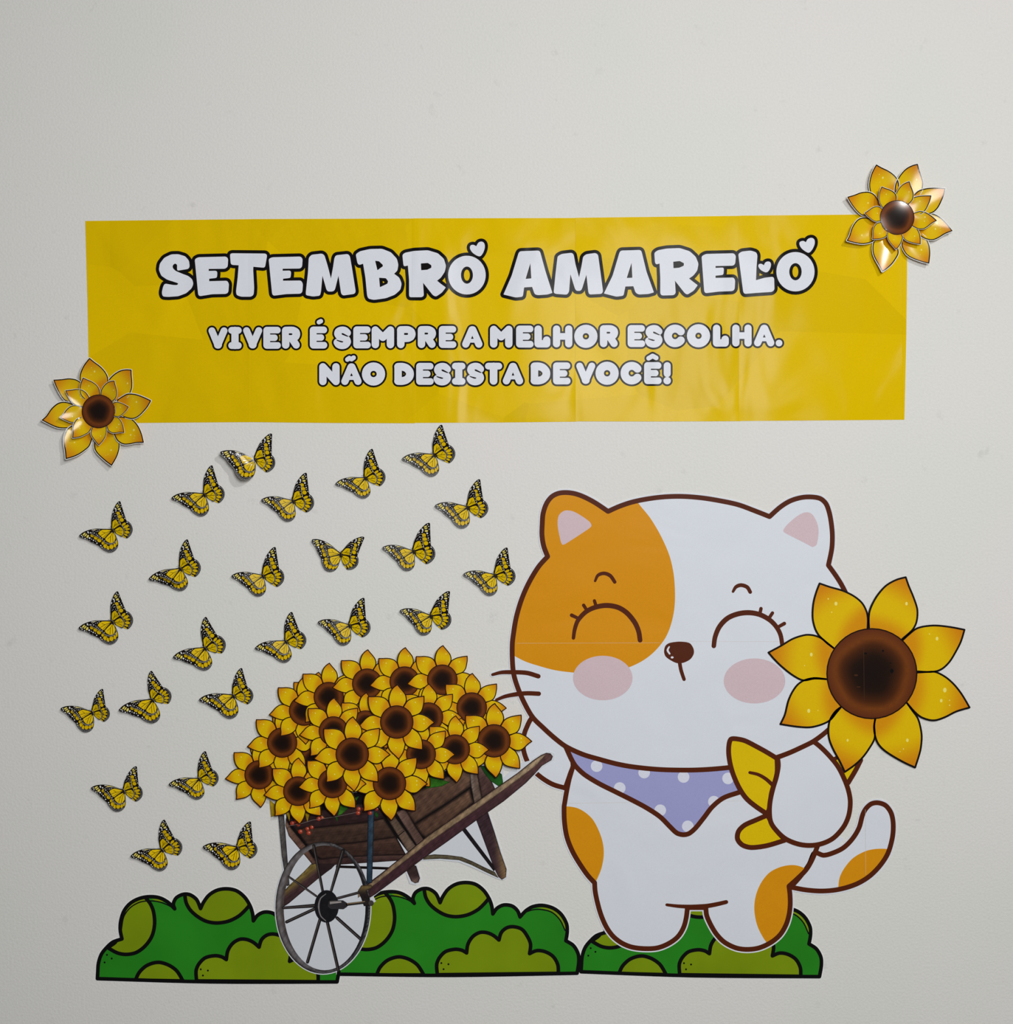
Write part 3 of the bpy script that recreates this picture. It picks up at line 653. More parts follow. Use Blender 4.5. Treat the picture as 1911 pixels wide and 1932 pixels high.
bf = [  # body px, py, right tip (dx,dy), left tip (dx,dy), label
 (481.6,868.0,31.6,-49.2,-62.2,-14.7,'yellow paper butterfly under the banner with its lower left wing curled far off the wall'),
 (386.6,934.0,14.4,-55.5,-61.3,5.2,'yellow paper butterfly just below and left of the strongly curled one'),
 (213.7,1000.9,13.8,-55,-62,9.4,'yellow paper butterfly directly below the lower left banner sunflower'),
 (341.6,1073.8,13,-56,-59,18,'yellow paper butterfly with a bright white glare on its left wing'),
 (213.3,1173.6,10,-58,-62.8,10.5,'yellow paper butterfly at the left edge, second below the banner sunflower'),
 (497.1,1087.8,22.8,-55.5,-58.8,-2,'yellow paper butterfly right of the one with the glare, left of the upright one'),
 (553.7,946.6,24.7,-54,-59.4,-3.8,'yellow paper butterfly below right of the strongly curled one'),
 (689.9,903.0,12.6,-55.5,-56,9.4,'second yellow paper butterfly from the right in the top row under the banner'),
 (820.3,859.1,13,-57,-61,6.3,'highest yellow paper butterfly, touching the banner edge on the right'),
 (643.3,1047.0,44,-33.5,-53.4,-29.3,'only upright yellow paper butterfly, wings spread evenly, in the middle of the swarm'),
 (780.4,1041.2,29.9,-54.4,-58,-8.8,'yellow paper butterfly directly right of the upright one'),
 (660.0,1181.0,27,-53,-59,-8.4,'yellow paper butterfly directly above the left end of the sunflower heap top row'),
 (813.2,1163.0,35,-47.5,-58,-12,'yellow paper butterfly directly above the right end of the sunflower heap top row'),
 (882.5,958.4,22.3,-53.7,-61.2,-5,'yellow paper butterfly at the right edge of the swarm, left of the cat ear'),
 (388.2,1223.5,1.3,-59.7,-60,15.7,'yellow paper butterfly tilted furthest left, in the middle of the left half'),
 (289.0,1320.8,-2,-55.5,-62.8,17.8,'yellow paper butterfly right beside the small folded one'),
 (175.4,1344.9,19.9,-45.6,-58.6,-9.4,'smallest yellow paper butterfly with folded wings, leftmost of the swarm'),
 (441.8,1313.5,15,-53.4,-64.5,5.2,'yellow paper butterfly left of the top of the sunflower heap'),
 (234.8,1493.0,24,-48,-60.7,-8.4,'leftmost yellow paper butterfly of the four lowest ones'),
 (377.1,1470.0,11.5,-53.4,-57,8.4,'yellow paper butterfly immediately left of the leftmost heaped sunflower'),
 (307.0,1603.5,4.2,-58,-58.6,9.8,'left one of the two lowest yellow paper butterflies, above the left bush'),
 (448.9,1599.8,24.5,-50.7,-64.5,-4.2,'right one of the two lowest yellow paper butterflies, beside the wheel'),
 (934.3,1086.2,22,-53,-59.7,-3.6,'rightmost yellow paper butterfly, beside the orange half of the cat face'),
 (540.5,1211.0,10.7,-56.5,-58,10.8,'yellow paper butterfly above the left shoulder of the sunflower heap'),
]
TR_ = ((1510 - WC[0]) / WS, (228 - WC[1]) / WS); TL_ = ((180 - WC[0]) / WS, (1010 - WC[1]) / WS)
tipR = math.atan2(TR_[0], -TR_[1]); tipL = math.atan2(TL_[0], -TL_[1]); lenR = math.hypot(*TR_); lenL = math.hypot(*TL_)
for i, (x, y, rx, ry, lx, ly, lb) in enumerate(bf):
    t_ = thing('butterfly', lb, 'butterfly', x, y, 0.3, 'yellow and black paper butterflies on the wall')
    ra = math.atan2(rx, -ry) - tipR; la = math.atan2(lx, -ly) - tipL
    rl = math.hypot(rx, ry) / lenR; ll = math.hypot(lx, ly) / lenL
    for nm, me_, a, l_ in (('lower_wing', WM['curl'] if i == 0 else WM['lowL'], la, ll), ('lower_wing', WM['lowR'], ra, rl), ('upper_wing', WM['upcurl'] if i == 3 else (WM['upcurl1'] if i == 0 else WM['upL']), la + random.uniform(-.04, .04), ll), ('upper_wing', WM['upR'], ra + random.uniform(-.05, .05), rl)):
        o = link(me_, nm, t_); o.rotation_euler = (0, a, 0); o.scale = (l_, 1, l_)
    b_ = link(BM, 'body', t_); b_.rotation_euler = (0, (ra + la) / 2 - math.radians(28), 0)

# ------------------------------------------------------------------ the cat
A_, B_, C_, D_, E_, F_ = (900, 900, 4.7775), (1250, 900, 4.7775), (900, 1250, 4.7775), (1300, 1350, 4.7775), (1040, 1480, 4.7775), (1360, 1560, 5.3083)
CO = (1300, 1370)
cat = thing('paper_cat', 'large paper cutout of a white and orange cat with lilac bandana', 'cutout', *CO)
LW = 9.2
head_l = P(C_, [(800,755),(700,680),(600,590),(500,490),(420,350),(365,220),(330,100)]) + P(A_, [(318,1640),(318,1500),(330,1400),(350,1280),(385,1150),(430,1030),(490,910),(560,800),(636,716,1),(600,620),(585,520),(587,430),(595,330),(625,240),(670,180),(730,148),(800,140),(880,150),(960,178),(1060,230),(1180,310,1),(1280,265),(1400,225)])
head_r = P(A_, [(1550,195),(1700,178)]) + P(B_, [(180,175),(350,188),(520,215),(680,250),(830,305),(962,357,1),(1060,270),(1150,215),(1250,185),(1340,180),(1420,195),(1470,240),(1500,320),(1520,430),(1528,540),(1522,650),(1492,795,1),(1560,890),(1610,970),(1650,1050)]) + [(1613,1170),(1624,1220),(1624,1275),(1605,1330)] + P(D_, [(1250,130),(1120,230),(1000,290),(900,335),(790,375),(560,440),(350,468),(150,485),(0,490)]) + P(C_, [(1700,965),(1550,955),(1380,935),(1250,910),(1100,870),(950,825)])
head = spline(head_l + head_r, True, 6)
body = spline(P(C_, [(865,900),(865,930),(830,1050),(805,1170),(790,1260)]) + P(E_, [(115,200),(118,330),(140,470),(190,600),(260,720),(330,820),(390,885,1),(395,960),(415,1060),(450,1180),(500,1290),(560,1370),(640,1430),(730,1465),(850,1478),(960,1470),(1060,1430),(1140,1370),(1190,1290),(1215,1200),(1226,1108,1),(1392,1108,1),(1400,1180),(1440,1270),(1490,1350),(1560,1420),(1660,1470),(1760,1485)]) + P(F_, [(380,1210),(500,1155),(590,1080),(650,980),(680,880),(692,780),(690,680),(680,592,1),(760,520),(850,430),(910,330),(962,200),(1000,100)]) + [(1560,1540),(1540,1460),(1400,1440),(1200,1420)], True, 5)
arm1 = spline(P(C_, [(500,500),(440,600),(420,670),(418,780),(440,860),(475,930),(520,985),(600,1050),(690,1100),(795,1130,1),(840,1000),(870,900),(800,760),(640,620)]), True, 5)
tail = spline(P(D_, [(1130,1235),(1210,1258),(1300,1235),(1390,1190),(1470,1110),(1530,1010),(1560,900),(1590,840),(1640,795),(1700,785),(1770,810),(1820,880),(1838,980),(1830,1100),(1790,1240),(1720,1350),(1620,1450),(1500,1520),(1350,1565),(1200,1580),(1050,1570),(915,1545,1),(1000,1450),(1080,1340)]), True, 5)
arm2 = spline(P(D_, [(1120,232,1),(1000,290),(900,335),(795,375,1),(802,450),(785,550),(755,650),(730,760),(722,860),(735,960),(790,1040),(870,1110),(980,1155),(1090,1168),(1200,1150),(1300,1100),(1390,1000),(1435,900),(1450,780),(1435,680),(1400,580),(1340,460),(1260,360),(1180,280)]), True, 5)
leaf = spline(P(D_, [(790,385,1),(700,330),(600,275),(500,225),(420,208),(375,212),(358,260),(355,340),(370,440),(400,540),(450,650),(510,740),(590,810),(700,885,1),(720,840),(740,700),(790,520)]), True, 5)
stub = spline(P(D_, [(705,895,1),(600,940),(500,985),(445,1040),(435,1110),(480,1165),(560,1187),(700,1170),(865,1120,1),(790,1040),(740,960)]), True, 5)
shoulder = P(D_, [(1080,240),(1260,110),(1330,360),(1400,560),(1300,500)])
stem = P(D_, [(1290,380),(1400,380),(1550,400),(1430,620)])
def line(name, parent, o, pts, w, d, n=6, m=None):
    return Sheet(CO).add(stroke(spline(P(o, pts), False, n), w, n=14), d, m or M_BRN).obj(name, parent)
s = Sheet(CO)
sil = [head, body, arm1, tail, arm2, leaf, stub, shoulder, stem]
strk = []
for p in (head, body, arm1, tail): strk += stroke(p, LW + 5.0, True)
whisk = [P(A_, [(140,1780),(220,1760),(320,1758)]), P(C_, [(175,335),(250,305),(350,285)])]
for q in whisk: strk += stroke(spline(q), 10.5)
gap = P(D_, [(1140,1240),(1190,1160),(1330,1080),(1400,1110),(1330,1190),(1240,1240)])
s.add([head, body, arm1, tail, arm2, shoulder, stem, gap] + strk, 1.1, M_CATW, thick=0.5)
s.obj('backing_paper', cat, label='white paper margin around the cat cutout')
def outlined(name, poly, d, m, lw=LW, parent=None, label=None, sub=None):
    q = Sheet(CO).add([poly], d, m)
    o = q.obj(name, parent or cat, label=label)
    l = Sheet(CO).add(stroke(poly, lw, True), d + 0.12, M_BRN).obj('outline', o)
    return o
o_t = outlined('tail', tail, 1.2, M_CATW)
tp = spline(P(D_, [(1800,1205),(1690,1200),(1590,1220),(1480,1280),(1400,1370),(1355,1460),(1342,1560,1),(1500,1522),(1620,1452),(1720,1352),(1790,1242)]), True, 5)
Sheet(CO).add([tp], 1.27, M_ORG, clip=[tail]).obj('patch', o_t, label='orange patch')
o_a = outlined('arm', arm1, 1.2, M_CATW)
Sheet(CO).add([shoulder], 1.25, M_CATW).obj('shoulder', cat)
o_s = Sheet(CO).add([stem], 1.3, M_LEAFY).obj('stem', cat, label='yellow end of the flower stem behind the paw')
line('outline', o_s, D_, [(1545,400),(1500,490),(1432,605)], LW, 1.5)
line('outline', o_s, D_, [(1335,375),(1300,395)], LW*0.8, 1.5)
o_b = outlined('body', body, 1.32, M_CATW)
bp_ = spline(P(E_, [(110,205),(210,205),(290,240),(370,310),(430,420),(465,530),(472,640),(450,760),(405,868,1),(388,880),(330,820),(260,720),(190,600),(140,470),(118,330)]), True, 5)
Sheet(CO).add([bp_], 1.38, M_ORG, clip=[body]).obj('patch', o_b, label='orange patch')
tg = spline(P(F_, [(840,415),(760,385),(680,382),(580,405),(480,460),(400,560),(350,680),(333,800),(345,920),(380,1030),(455,1155),(500,1160,1),(590,1080),(650,980),(680,880),(692,780),(690,680),(680,590,1),(760,520),(840,440)]), True, 5)
Sheet(CO).add([tg], 1.38, M_ORG, clip=[body]).obj('patch', o_b, label='orange patch')
line('belly_line', cat, E_, [(1040,1083),(1140,1095),(1270,1100),(1390,1095),(1480,1080),(1575,1058)], [5.4, 7, 8.6, 8.4, 7.6], 1.52)
band_low = P(C_, [(800,760),(850,870),(890,935),(970,1010),(1100,1090),(1240,1160),(1400,1240),(1530,1310),(1650,1390),(1740,1480),(1800,1535),(1860,1550),(1911,1538)]) + P(E_, [(1300,390),(1380,290),(1450,200),(1550,120),(1690,70)])
band_s = spline(band_low, False, 6)
band = band_s + [(1400,1440),(1200,1420)]
o_n = Sheet(CO).add([band], 1.56, M_LIL).obj('bandana', cat, label='lilac bandana with pale dots')
for cx, cy, o in [(1077,932,C_),(1505,990,C_),(1860,1030,C_),(1285,1130,C_),(1650,1330,C_),(1898,1475,C_),(350,565,D_),(222,775,D_)]:
    Sheet(CO).add([ell(o[0] + cx / o[2], o[1] + cy / o[2], 11.0, 11.0, 26)], 1.62, M_DOT, clip=[band]).obj('polka_dot', o_n)
Sheet(CO).add(stroke(band_s, LW), 1.7, M_BRN).obj('outline', o_n)
o_h = outlined('head', head, 1.74, M_CATW)
pat = spline(P(A_, [(1420,200),(1475,265),(1560,370),(1650,520),(1730,700),(1770,870),(1783,1050),(1775,1200),(1740,1350),(1690,1460),(1600,1570),(1500,1650),(1380,1710),(1240,1755),(1050,1775),(870,1762),(700,1740),(550,1700),(430,1660),(300,1592,1),(200,1200),(500,600),(500,100),(1200,100)]), True, 5)
Sheet(CO).add([pat], 1.80, M_ORG, clip=[head]).obj('face_patch', o_h, label='orange patch over the left half of the face')
Sheet(CO).add([spline(P(A_, [(740,340),(790,303),(860,308),(940,350),(1015,405),(1030,440),(1000,470),(800,600),(770,610),(755,585),(730,470),(725,400)]), True, 5)], 1.86, M_PNK).obj('inner_ear', o_h)
Sheet(CO).add([spline(P(B_, [(1085,480),(1120,430),(1200,360),(1260,325),(1310,318),(1350,340),(1385,400),(1403,470),(1400,540),(1385,610),(1350,630),(1300,605),(1180,545),(1095,500)]), True, 5)], 1.86, M_PNK).obj('inner_ear', o_h)
Sheet(CO).add([ell(1137, 1279, 56.2, 42, 44)], 1.86, M_PNK).obj('cheek', o_h)
Sheet(CO).add([ell(1423, 1284.5, 58, 42.5, 44)], 1.86, M_PNK).obj('cheek', o_h)
s = Sheet(CO)   # sheet joins that show through the print
for q in ([(975,1213.5),(1180,1212.8),(1245,1212.6)], [(1275,1209.8),(1515,1210.5)],): s.add(stroke(q, 0.35, caps=False), 1.83, M_SEAM, clip=[head])
s.obj('sheet_seam', o_h)
s = Sheet(CO)
for q in ([(1062,1515.5),(1300,1512),(1455,1510)], [(1632,1520),(1633,1650)]): s.add(stroke(q, 0.45, caps=False), 1.40, M_SEAM, clip=[body, tail])
s.obj('sheet_seam', o_b)
def eye(main, w, lashes, o):
    e = line('closed_eye', o_h, o, main, w, 1.92)
    for q, lw in lashes: line('eyelash', e, o, q, lw, 1.96)
eye([(868,1450),(880,1370),(910,1290),(980,1215),(1060,1175),(1165,1157),(1270,1175),(1350,1225),(1420,1310),(1455,1390),(1468,1470)], [6.6, 8.6, 9.6, 9.6, 9], [([(852,1245),(915,1275)],[7,6]), ([(960,1155),(985,1195)],[6.5,6]), ([(1057,1115),(1068,1150)],6.2)], A_)
eye([(460,1522),(472,1440),(510,1350),(580,1275),(670,1235),(770,1222),(870,1238),(960,1285),(1020,1345),(1060,1420),(1078,1520)], [8.6, 9.6, 9.8, 9, 8], [([(885,1185),(877,1222)],6.5), ([(988,1225),(965,1260)],6.5), ([(1095,1320),(1050,1345)],[7,6.5])], B_)
line('eyebrow', o_h, A_, [(1063,937),(1090,885),(1145,868),(1200,890),(1240,946)], [4.6, 6.6, 7.2, 6.6], 1.92)
line('eyebrow', o_h, B_, [(633,1032),(660,990),(705,974),(760,992),(788,1036)], [5, 7.2, 7.4, 7], 1.92)
nose = Sheet(CO).add([spline(P(B_, [(12,1570),(25,1520),(60,1495),(150,1483),(240,1495),(275,1540),(280,1590),(250,1640),(190,1672),(130,1677),(70,1650),(25,1615)]), True, 5)], 1.92, M_BRN)
nose.obj('nose', o_h)
Sheet(CO).add(stroke(spline(P(B_, [(58,1530),(44,1560),(62,1592)])), [2.6, 3.8, 3.2]) + [ell(1250 + 85 / 4.7775, 900 + 1625 / 4.7775, 2.7, 2.1, 12)], 1.98, M_LWHT).obj('nose_highlight', o_h)
line('mouth', o_h, B_, [(152,1670),(165,1740),(192,1822)], [7, 7, 6.6], 1.96)
line('whisker', o_h, A_, [(140,1780),(220,1760),(320,1758),(450,1765),(552,1795)], [5.4, 7, 8.2, 8.6, 8.6], 1.94)
line('whisker', o_h, C_, [(175,335),(250,305),(350,285),(450,276),(556,280)], [5.4, 7, 8.2, 8.4, 8.4], 1.95)
o_l = outlined('leaf', leaf, 1.97, M_LEAFY, lw=LW, label='yellow leaf behind the paw')
line('vein', o_l, D_, [(545,512),(620,530),(690,570),(755,628)], [5.6, 6.6, 7.4], 2.14)
outlined('leaf', stub, 2.0, M_LEAFY, label='short yellow leaf under the paw')
outlined('paw', arm2, 2.22, M_CATW)

# ------------------------------------------------------------------ bushes
H1, H2 = (160, 1630, 4.7775), (620, 1640, 3.9)
def T1(pts): return [(x + 454.3, y - 10.0) + tuple(r) for x, y, *r in P(H1, pts)]
BUO = (640, 1841)
bleft = T1([(118,1040,1),(120,980),(125,900),(150,820),(195,760),(250,710),(332,680,1),(315,600),(318,520),(345,430),(400,360),(480,315),(570,297),(660,305),(740,345),(800,402,1)])
bright = P(H2, [(620,215),(640,170),(690,143),(740,145),(790,180),(820,245,1),(840,200),(880,145),(940,108),(1010,97),(1080,110),(1140,155),(1180,215),(1200,270),(1208,328,1),(1240,285),(1290,262),(1350,270),(1390,305),(1408,350,1),(1450,305),(1500,275),(1570,265),(1650,285),(1710,330),(1750,400),(1755,460),(1745,525,1),(1800,560),(1835,620),(1840,680),(1828,764,1),(900,780)])
bout = spline(bleft + bright, True, 5)
pz = [spline(T1([(205,760,1),(290,805),(370,818),(460,800),(540,740),(600,650),(622,540),(610,430),(580,360),(530,300,1),(400,330),(300,500),(280,700)]), True, 5),
      spline(T1([(885,240,1),(900,340),(940,410),(1010,470),(1090,510),(1180,522),(1280,505),(1370,460),(1430,405),(1480,345,1),(1400,180),(1000,180)]), True, 5),
      spline(T1([(460,1047,1),(490,980),(550,920),(620,890),(680,885),(760,910),(830,960),(885,1047,1)]), True, 5),
      spline(P(H2, [(800,775,1),(795,700),(815,650),(860,605),(930,588),(980,595),(1015,615,1),(1025,550),(1060,495),(1110,465),(1160,465),(1210,485),(1253,520,1),(1270,465),(1310,430),(1360,422),(1420,440),(1460,490),(1485,550),(1478,620,1),(1530,598),(1590,605),(1650,640),(1685,700),(1690,765,1)]), True, 5)]
hl = [spline(T1([(325,600),(345,480),(400,400),(480,350),(560,335),(650,340),(740,370),(798,405)])), spline(P(H2, [(1440,318),(1500,298),(1560,295),(1640,315),(1700,370),(1740,450)]))]
dots = [ell(p[0], p[1], 1.9, 1.9, 8) for p in T1([(200,825),(243,857),(180,893),(1043,940),(1107,950),(1063,995)])]
slv = [spline(T1([(335,540,1),(350,430),(410,365),(500,325),(520,330),(430,385),(370,455)]), True, 4), spline(T1([(590,318,1),(650,320),(700,340),(640,335)]), True, 4), spline(P(H2, [(1530,282,1),(1620,285),(1690,330),(1735,400),(1745,460,1),(1710,375),(1640,308)]), True, 4)]
LWB = 7.0
def bush_parts():
    Q = {}
    Q['cut'] = Sheet(BUO).add([bout] + stroke(bout, LWB + 2.2, True), 0.6, M_EDGE, thick=0.4).add([bout] + stroke(bout, LWB, True), 0.68, M_BLK).mesh('outline')
    Q['fol'] = Sheet(BUO).add([bout], 0.76, M_GRN).add([slv[1], slv[2]], 0.82, M_LGR, clip=[bout]).mesh('foliage')
    Q['pat'] = []
    for i, p in enumerate(pz):
        s = Sheet(BUO).add([p], 0.84, M_LGR, clip=[bout]); st = stroke(p, LWB, True)
        s.add(st, 0.92, M_BLK, clip=[bout]); Q['pat'].append(s.mesh('foliage_patch'))
    s = Sheet(BUO).add(stroke(hl[0], 2.4) + stroke(hl[1], 2.4) + dots + stroke(bout, LWB, True), 0.98, M_BLK); Q['ln'] = s.mesh('ink_line')
    return Q
Q = bush_parts()
for i, (dx, dy, rot, sx, dd, lb) in enumerate([(-455.0, 8.5, -1.0, 1.005, 0.0, 'left green paper bush with a lime patch at its left, beside the wheel'),
        (0, 0, 0, 1.0, 0.3, 'middle green paper bush, right of the barrow wheel'),
        (457.0, -4.5, -1.4, 1.0, 0.0, 'right green paper bush, under the feet of the cat')]):
    t_ = thing('bush', lb, 'bush', BUO[0] + dx, BUO[1] + dy, dd, 'green paper bushes along the bottom')
    t_.rotation_euler = (0, -math.radians(rot), 0); t_.scale = (sx, 1, sx)
    link(Q['cut'], 'outline', t_); link(Q['fol'], 'foliage', t_); link(Q['ln'], 'ink_line', t_)
    for m_ in Q['pat']: link(m_, 'foliage_patch', t_)

# ------------------------------------------------------------------ the wheelbarrow
R4, R5, R3 = (500, 1480, 5.22), (720, 1400, 5.6206), (700, 1210, 5.52)
VO = (700, 1650)
bar = thing('wheelbarrow', 'printed paper wheelbarrow with planked tray and spoked wheel leaning uphill', 'wheelbarrow', *VO)
def noise2(x, y, s=1.0):
    return (math.sin(x * 0.31 * s + 1.3) * math.cos(y * 0.23 * s + 0.7) + 0.5 * math.sin(x * 0.83 * s + y * 0.61 * s) + 0.3 * math.sin(x * 1.7 * s - y * 1.3 * s + 2)) / 1.8
def segd(x, y, a, b):
    ax, ay = a[:2]; bx, by = b[:2]; dx, dy = bx - ax, by - ay; L_ = dx * dx + dy * dy or 1e-9
    t = max(0, min(1, ((x - ax) * dx + (y - ay) * dy) / L_)); return math.hypot(x - ax - t * dx, y - ay - t * dy)
def wood(name, poly, base, d, hi=None, hid=(0, -1), dark=(20, 14, 14), ew=3.2, m=None, parent=None, step=3.0, label=None, edge=0.85):
    """printed wood: dark inked border, lighter towards the hid side"""
    n = len(poly)
    cx = sum(p[0] for p in poly) / n; cy = sum(p[1] for p in poly) / n
    ext = max(abs((p[0] - cx) * hid[0] + (p[1] - cy) * hid[1]) for p in poly) or 1
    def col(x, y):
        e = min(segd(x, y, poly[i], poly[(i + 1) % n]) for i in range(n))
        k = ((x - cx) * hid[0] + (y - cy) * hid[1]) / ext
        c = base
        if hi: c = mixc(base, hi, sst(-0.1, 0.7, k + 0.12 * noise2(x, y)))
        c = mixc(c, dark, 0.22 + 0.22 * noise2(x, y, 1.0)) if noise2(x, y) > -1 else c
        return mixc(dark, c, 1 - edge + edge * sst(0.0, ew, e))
    return Sheet(VO).add([poly], d, m or M_WOOD, col=col, grid=step).obj(name, parent or bar, label=label)
sil = [ell(500 + 572 / 5.22, 1480 + 1210 / 5.22, 477 / 5.22, 661 / 5.22, 72), P(R4, [(125,280),(165,760),(200,1000),(600,1500),(1000,1200),(1092,1150),(1070,1100),(1385,862),(1425,975),(1490,990),(1540,940),(1505,800),(1450,700),(1100,200),(600,150)]),
       P(R5, [(0,200),(0,1250),(300,1280),(440,1255),(620,1250),(820,1272),(940,1320),(1230,1450),(1290,1465),(1330,1440),(1335,1360),(1205,950),(1135,735),(1460,500),(1720,260),(1830,190),(1835,120),(1780,95),(1690,118),(1570,195),(1440,230),(1290,380),(1300,200),(900,100)])]
Sheet(VO).add(sil, 1.75, M_WPAP, thick=0.35).obj('backing_paper', bar, label='pale paper seen between the spokes')
DB = 1.86
INK = (16, 13, 14)
Sheet(VO).add([P(R4, [(205,200),(1000,60),(1180,300),(1390,690),(1300,745),(700,780),(500,790),(215,430)]), P(R5, [(0,500),(900,240),(1090,250),(1205,495),(440,1060),(290,1180),(0,800)])], DB - 0.05, M_METAL, col=INK).obj('tray_backing', bar, label='dark inked ground behind the planks')
# tray
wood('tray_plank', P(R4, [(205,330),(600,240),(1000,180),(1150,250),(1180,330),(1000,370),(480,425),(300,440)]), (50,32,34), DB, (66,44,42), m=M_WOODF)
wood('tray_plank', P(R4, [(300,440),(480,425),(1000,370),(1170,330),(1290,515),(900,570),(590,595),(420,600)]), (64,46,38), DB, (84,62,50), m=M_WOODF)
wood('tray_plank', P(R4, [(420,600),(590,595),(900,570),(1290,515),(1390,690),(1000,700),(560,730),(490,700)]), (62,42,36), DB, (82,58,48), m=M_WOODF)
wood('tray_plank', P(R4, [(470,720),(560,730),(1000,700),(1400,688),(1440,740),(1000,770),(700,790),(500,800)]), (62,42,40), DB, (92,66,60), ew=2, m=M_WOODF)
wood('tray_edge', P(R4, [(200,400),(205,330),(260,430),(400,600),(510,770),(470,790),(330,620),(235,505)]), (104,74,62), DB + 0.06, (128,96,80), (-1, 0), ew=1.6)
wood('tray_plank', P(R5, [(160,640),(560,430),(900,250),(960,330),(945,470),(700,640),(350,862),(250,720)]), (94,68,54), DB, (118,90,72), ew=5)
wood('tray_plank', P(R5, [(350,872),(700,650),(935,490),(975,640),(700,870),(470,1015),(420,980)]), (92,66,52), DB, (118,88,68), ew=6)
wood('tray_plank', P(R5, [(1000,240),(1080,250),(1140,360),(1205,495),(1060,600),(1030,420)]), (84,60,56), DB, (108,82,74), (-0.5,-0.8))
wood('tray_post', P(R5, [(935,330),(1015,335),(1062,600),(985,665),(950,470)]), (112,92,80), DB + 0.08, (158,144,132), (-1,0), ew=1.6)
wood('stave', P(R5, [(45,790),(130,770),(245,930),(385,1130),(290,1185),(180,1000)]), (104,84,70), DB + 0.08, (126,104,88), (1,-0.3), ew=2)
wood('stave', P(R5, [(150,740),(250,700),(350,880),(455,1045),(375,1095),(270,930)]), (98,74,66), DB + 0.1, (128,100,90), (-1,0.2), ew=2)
Sheet(VO).add(stroke(P(R5, [(165,1003),(240,940)]), 1.6), DB + 0.2, M_METAL, col=INK).obj('ink_line', bar)
# frame
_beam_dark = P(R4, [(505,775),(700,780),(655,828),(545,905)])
wood('beam', P(R4, [(470,765),(560,800),(655,825),(520,930),(430,1005),(330,1090),(235,1170),(180,1205),(172,1065),(240,990),(380,860)]), (70,48,50), DB + 0.04, (140,120,60), (-0.62,-0.78), ew=1.8)
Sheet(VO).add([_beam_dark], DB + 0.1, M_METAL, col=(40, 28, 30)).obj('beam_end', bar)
wood('rod', stroke(P(R4, [(700,806),(1250,826)]), 5.0)[0], (40,30,30), DB + 0.04, ew=1.5, m=M_METAL, step=0)
wood('post', P(R4, [(130,300),(190,300),(243,990),(215,1000),(165,700)]), (86,84,82), DB + 0.12, (108,106,104), (-1,0), ew=2.0, m=M_METAL)
wood('brace', [p for p in P(R5, [(435,1245),(470,1200),(560,1188),(700,1195),(850,1215),(960,1260),(1080,1320),(1200,1375),(1240,1440),(1100,1375),(950,1300),(820,1250),(620,1235)])], (92,84,64), DB + 0.04, (110,100,78), ew=1.5, m=M_METAL)
wood('strut', P(R5, [(850,930),(890,910),(1210,1335),(1190,1370)]), (30,26,30), DB + 0.06, ew=1, m=M_METAL)
wood('leg', P(R5, [(1000,820),(1060,700),(1120,720),(1200,960),(1260,1160),(1325,1345),(1318,1430),(1275,1458),(1235,1425),(1185,1320),(1090,1060)]), (62,44,50), DB + 0.10, (150,120,82), (1,-0.1), ew=1.8)
wood('foot', P(R4, [(1395,850),(1440,780),(1490,800),(1527,920),(1512,962),(1478,972),(1440,950)]), (62,46,46), DB + 0.02, (122,96,88), (0,1), ew=1.6)
hpoly = P(R5, [(1815,150),(1790,118),(1745,112),(1690,135),(1600,195),(1440,325),(1190,498),(900,700),(500,980),(270,1168),(0,1385)]) + P(R4, [(1060,935),(1000,985),(1020,1090),(1035,1112),(1090,1078),(1385,858)]) + P(R5, [(430,1242),(700,1052),(1000,832),(1300,622),(1530,432),(1620,340),(1700,250),(1800,190)])
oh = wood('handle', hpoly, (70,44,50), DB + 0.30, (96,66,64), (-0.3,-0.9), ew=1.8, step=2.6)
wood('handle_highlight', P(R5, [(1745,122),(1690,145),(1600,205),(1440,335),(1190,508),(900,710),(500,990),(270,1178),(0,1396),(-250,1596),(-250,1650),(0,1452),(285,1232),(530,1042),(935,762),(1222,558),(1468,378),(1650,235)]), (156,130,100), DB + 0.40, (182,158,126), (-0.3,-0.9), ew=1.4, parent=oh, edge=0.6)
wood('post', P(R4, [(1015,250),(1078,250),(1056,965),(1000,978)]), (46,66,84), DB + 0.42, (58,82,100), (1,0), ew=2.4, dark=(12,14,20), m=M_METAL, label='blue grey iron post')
# wheel
wh = Sheet(VO)
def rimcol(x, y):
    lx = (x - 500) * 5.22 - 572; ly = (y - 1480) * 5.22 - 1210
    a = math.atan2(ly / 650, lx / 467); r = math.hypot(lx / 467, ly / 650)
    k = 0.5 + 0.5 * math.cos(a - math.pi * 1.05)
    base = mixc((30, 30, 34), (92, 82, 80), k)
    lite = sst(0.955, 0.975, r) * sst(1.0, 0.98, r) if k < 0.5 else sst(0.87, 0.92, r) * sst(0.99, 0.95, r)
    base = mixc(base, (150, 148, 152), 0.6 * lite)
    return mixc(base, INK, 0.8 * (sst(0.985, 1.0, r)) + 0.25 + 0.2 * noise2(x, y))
ro = ell(500 + 572 / 5.22, 1480 + 1210 / 5.22, 467 / 5.22, 650 / 5.22, 72)
ri = ell(500 + 588 / 5.22, 1480 + 1212 / 5.22, 402 / 5.22, 614 / 5.22, 64)
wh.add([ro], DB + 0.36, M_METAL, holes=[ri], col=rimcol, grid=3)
o_w = wh.obj('wheel', bar)
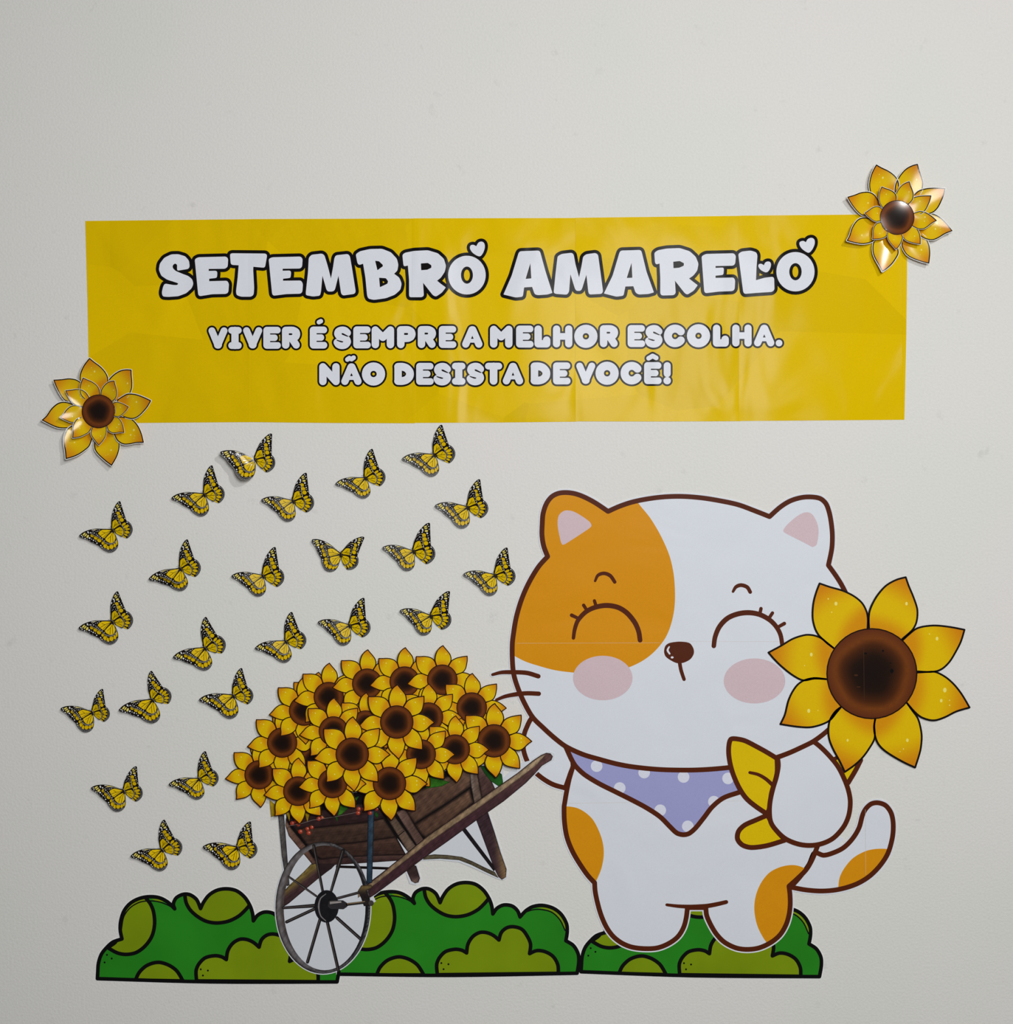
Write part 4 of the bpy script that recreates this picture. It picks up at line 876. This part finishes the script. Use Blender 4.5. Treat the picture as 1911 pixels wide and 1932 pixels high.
for q, ww in [([(482,600),(572,1060)],[6,5]), ([(770,650),(650,1055)],[8,5]), ([(235,905),(505,1095)],[4,4]), ([(960,1052),(715,1118)],[5,5]), ([(180,1212),(495,1190)],[5,7]), ([(215,1350),(495,1220)],[6,6]), ([(420,1745),(545,1320)],[6,6]), ([(725,1830),(615,1350)],[6,6]), ([(945,1520),(710,1310)],[6,6])]:
    Sheet(VO).add(stroke(P(R4, q), ww), DB + 0.46, M_METAL, col=(30, 27, 28)).add(stroke(P(R4, [(q[0][0] - 4, q[0][1]), (q[1][0] - 4, q[1][1])]), 1.3, caps=False), DB + 0.5, M_METAL, col=(84, 76, 74)).obj('spoke', o_w)
hb = Sheet(VO).add([ell(500 + 608 / 5.22, 1480 + 1197 / 5.22, 120 / 5.22, 160 / 5.22, 32)], DB + 0.54, M_METAL, col=(24, 23, 26))
hb.add(stroke(P(R4, spline([(600,1075),(548,1120),(530,1200),(550,1290),(600,1340)])), [1.4, 3, 1.4]), DB + 0.6, M_METAL, col=(112, 108, 110))
hb.obj('hub', o_w)
ax = Sheet(VO).add([P(R4, [(625,1150),(650,1135),(770,1138),(812,1165),(812,1200),(775,1225),(650,1222),(620,1200)])], DB + 0.66, M_METAL, col=(44, 42, 44))
ax.add([P(R4, [(640,1150),(750,1145),(755,1160),(640,1175)])], DB + 0.70, M_METAL, col=(138, 132, 130))
ax.add(stroke(P(R4, [(812,1178),(1000,1155)]), 5.2), DB + 0.66, M_METAL, col=(34, 30, 28)).add(stroke(P(R4, [(812,1172),(980,1150)]), 2.0), DB + 0.70, M_METAL, col=(120, 100, 78))
ax.add([ell(500 + 1046 / 5.22, 1480 + 1165 / 5.22, 5.0, 5.4, 16)], DB + 0.66, M_METAL, col=(60, 56, 54)).obj('axle', o_w)
wood('bracket', P(R4, [(915,1045),(950,990),(1050,985),(1058,1012),(1000,1040),(1030,1120),(1030,1190),(975,1195),(950,1120)]), (38,32,32), DB + 0.6, (120,100,60), (0,-1), ew=1.4, m=M_METAL, label='iron bracket joining handle and axle')
# leaves and berries printed on the barrow
for q, c in [(P(R5, [(510,365),(600,385),(725,422),(640,465),(560,478),(465,488)]), (58,124,30)), (P(R3, [(1130,1285),(1200,1310),(1300,1340),(1362,1380),(1376,1470),(1330,1508),(1250,1455),(1180,1370)]), (36,96,34)), (P(R4, [(740,190),(830,225),(760,290),(715,310)]), (74,140,38)), (P(R4, [(690,320),(718,315),(714,370)]), (62,120,34)), (P(R4, [(1085,260),(1120,290),(1110,330),(1080,300)]), (40,90,34)), (P(R4, [(880,130),(930,110),(900,160)]), (70,130,36))]:
    wood('leaf', fillet(q, 1.5), tuple(v * 0.8 for v in c), DB + 0.7, c, (0, 1), ew=1.6, dark=(14, 44, 14), m=M_INK, label='green leaf', step=2.4)
for x, y, r in [(925,240,22),(972,240,18),(918,278,22),(1035,278,22),(1100,240,18),(270,380,22),(305,360,18),(330,392,20),(350,462,22),(418,435,20),(462,420,19),(432,475,22),(530,335,22),(562,325,16)]:
    px, py = 500 + x / 5.22, 1480 + y / 5.22; r /= 5.22
    Sheet(VO).add([ell(px, py, r, r, 14)], DB + 0.8, M_INK, col=lambda a, b, px=px, py=py, r=r: mixc((190, 84, 58), (120, 40, 28), min(1, math.hypot(a - px - 1, b - py + 1) / r / 1.2)), grid=1.2).add([ell(px + 1.2, py - 1.0, 0.8, 0.7, 6)], DB + 0.86, M_INK, col=(226, 190, 180)).obj('berry', bar, label='red berry')
for q in [[(48,150),(108,200),(112,300),(62,318)], [(205,270),(255,265),(243,362)], [(390,265),(442,290),(418,372)], [(560,300),(590,330),(540,345)]]:
    wood('printed_petal', P(R4, q), (176,146,20), DB + 0.7, (196,166,30), ew=1.0, dark=(90, 66, 10), m=M_INK, label='yellow printed petal', step=3)
Sheet(VO).add(stroke(P(R4, [(235,405),(350,385),(480,345),(600,330),(720,310),(900,272)]), 0.6), DB + 0.92, M_INK, col=(120, 110, 108)).obj('sheet_seam', bar)
Sheet(VO).add(stroke(P(R4, [(370,440),(420,420),(462,395)]), 0.9), DB + 0.76, M_INK, col=(70, 50, 30)).obj('twig', bar)
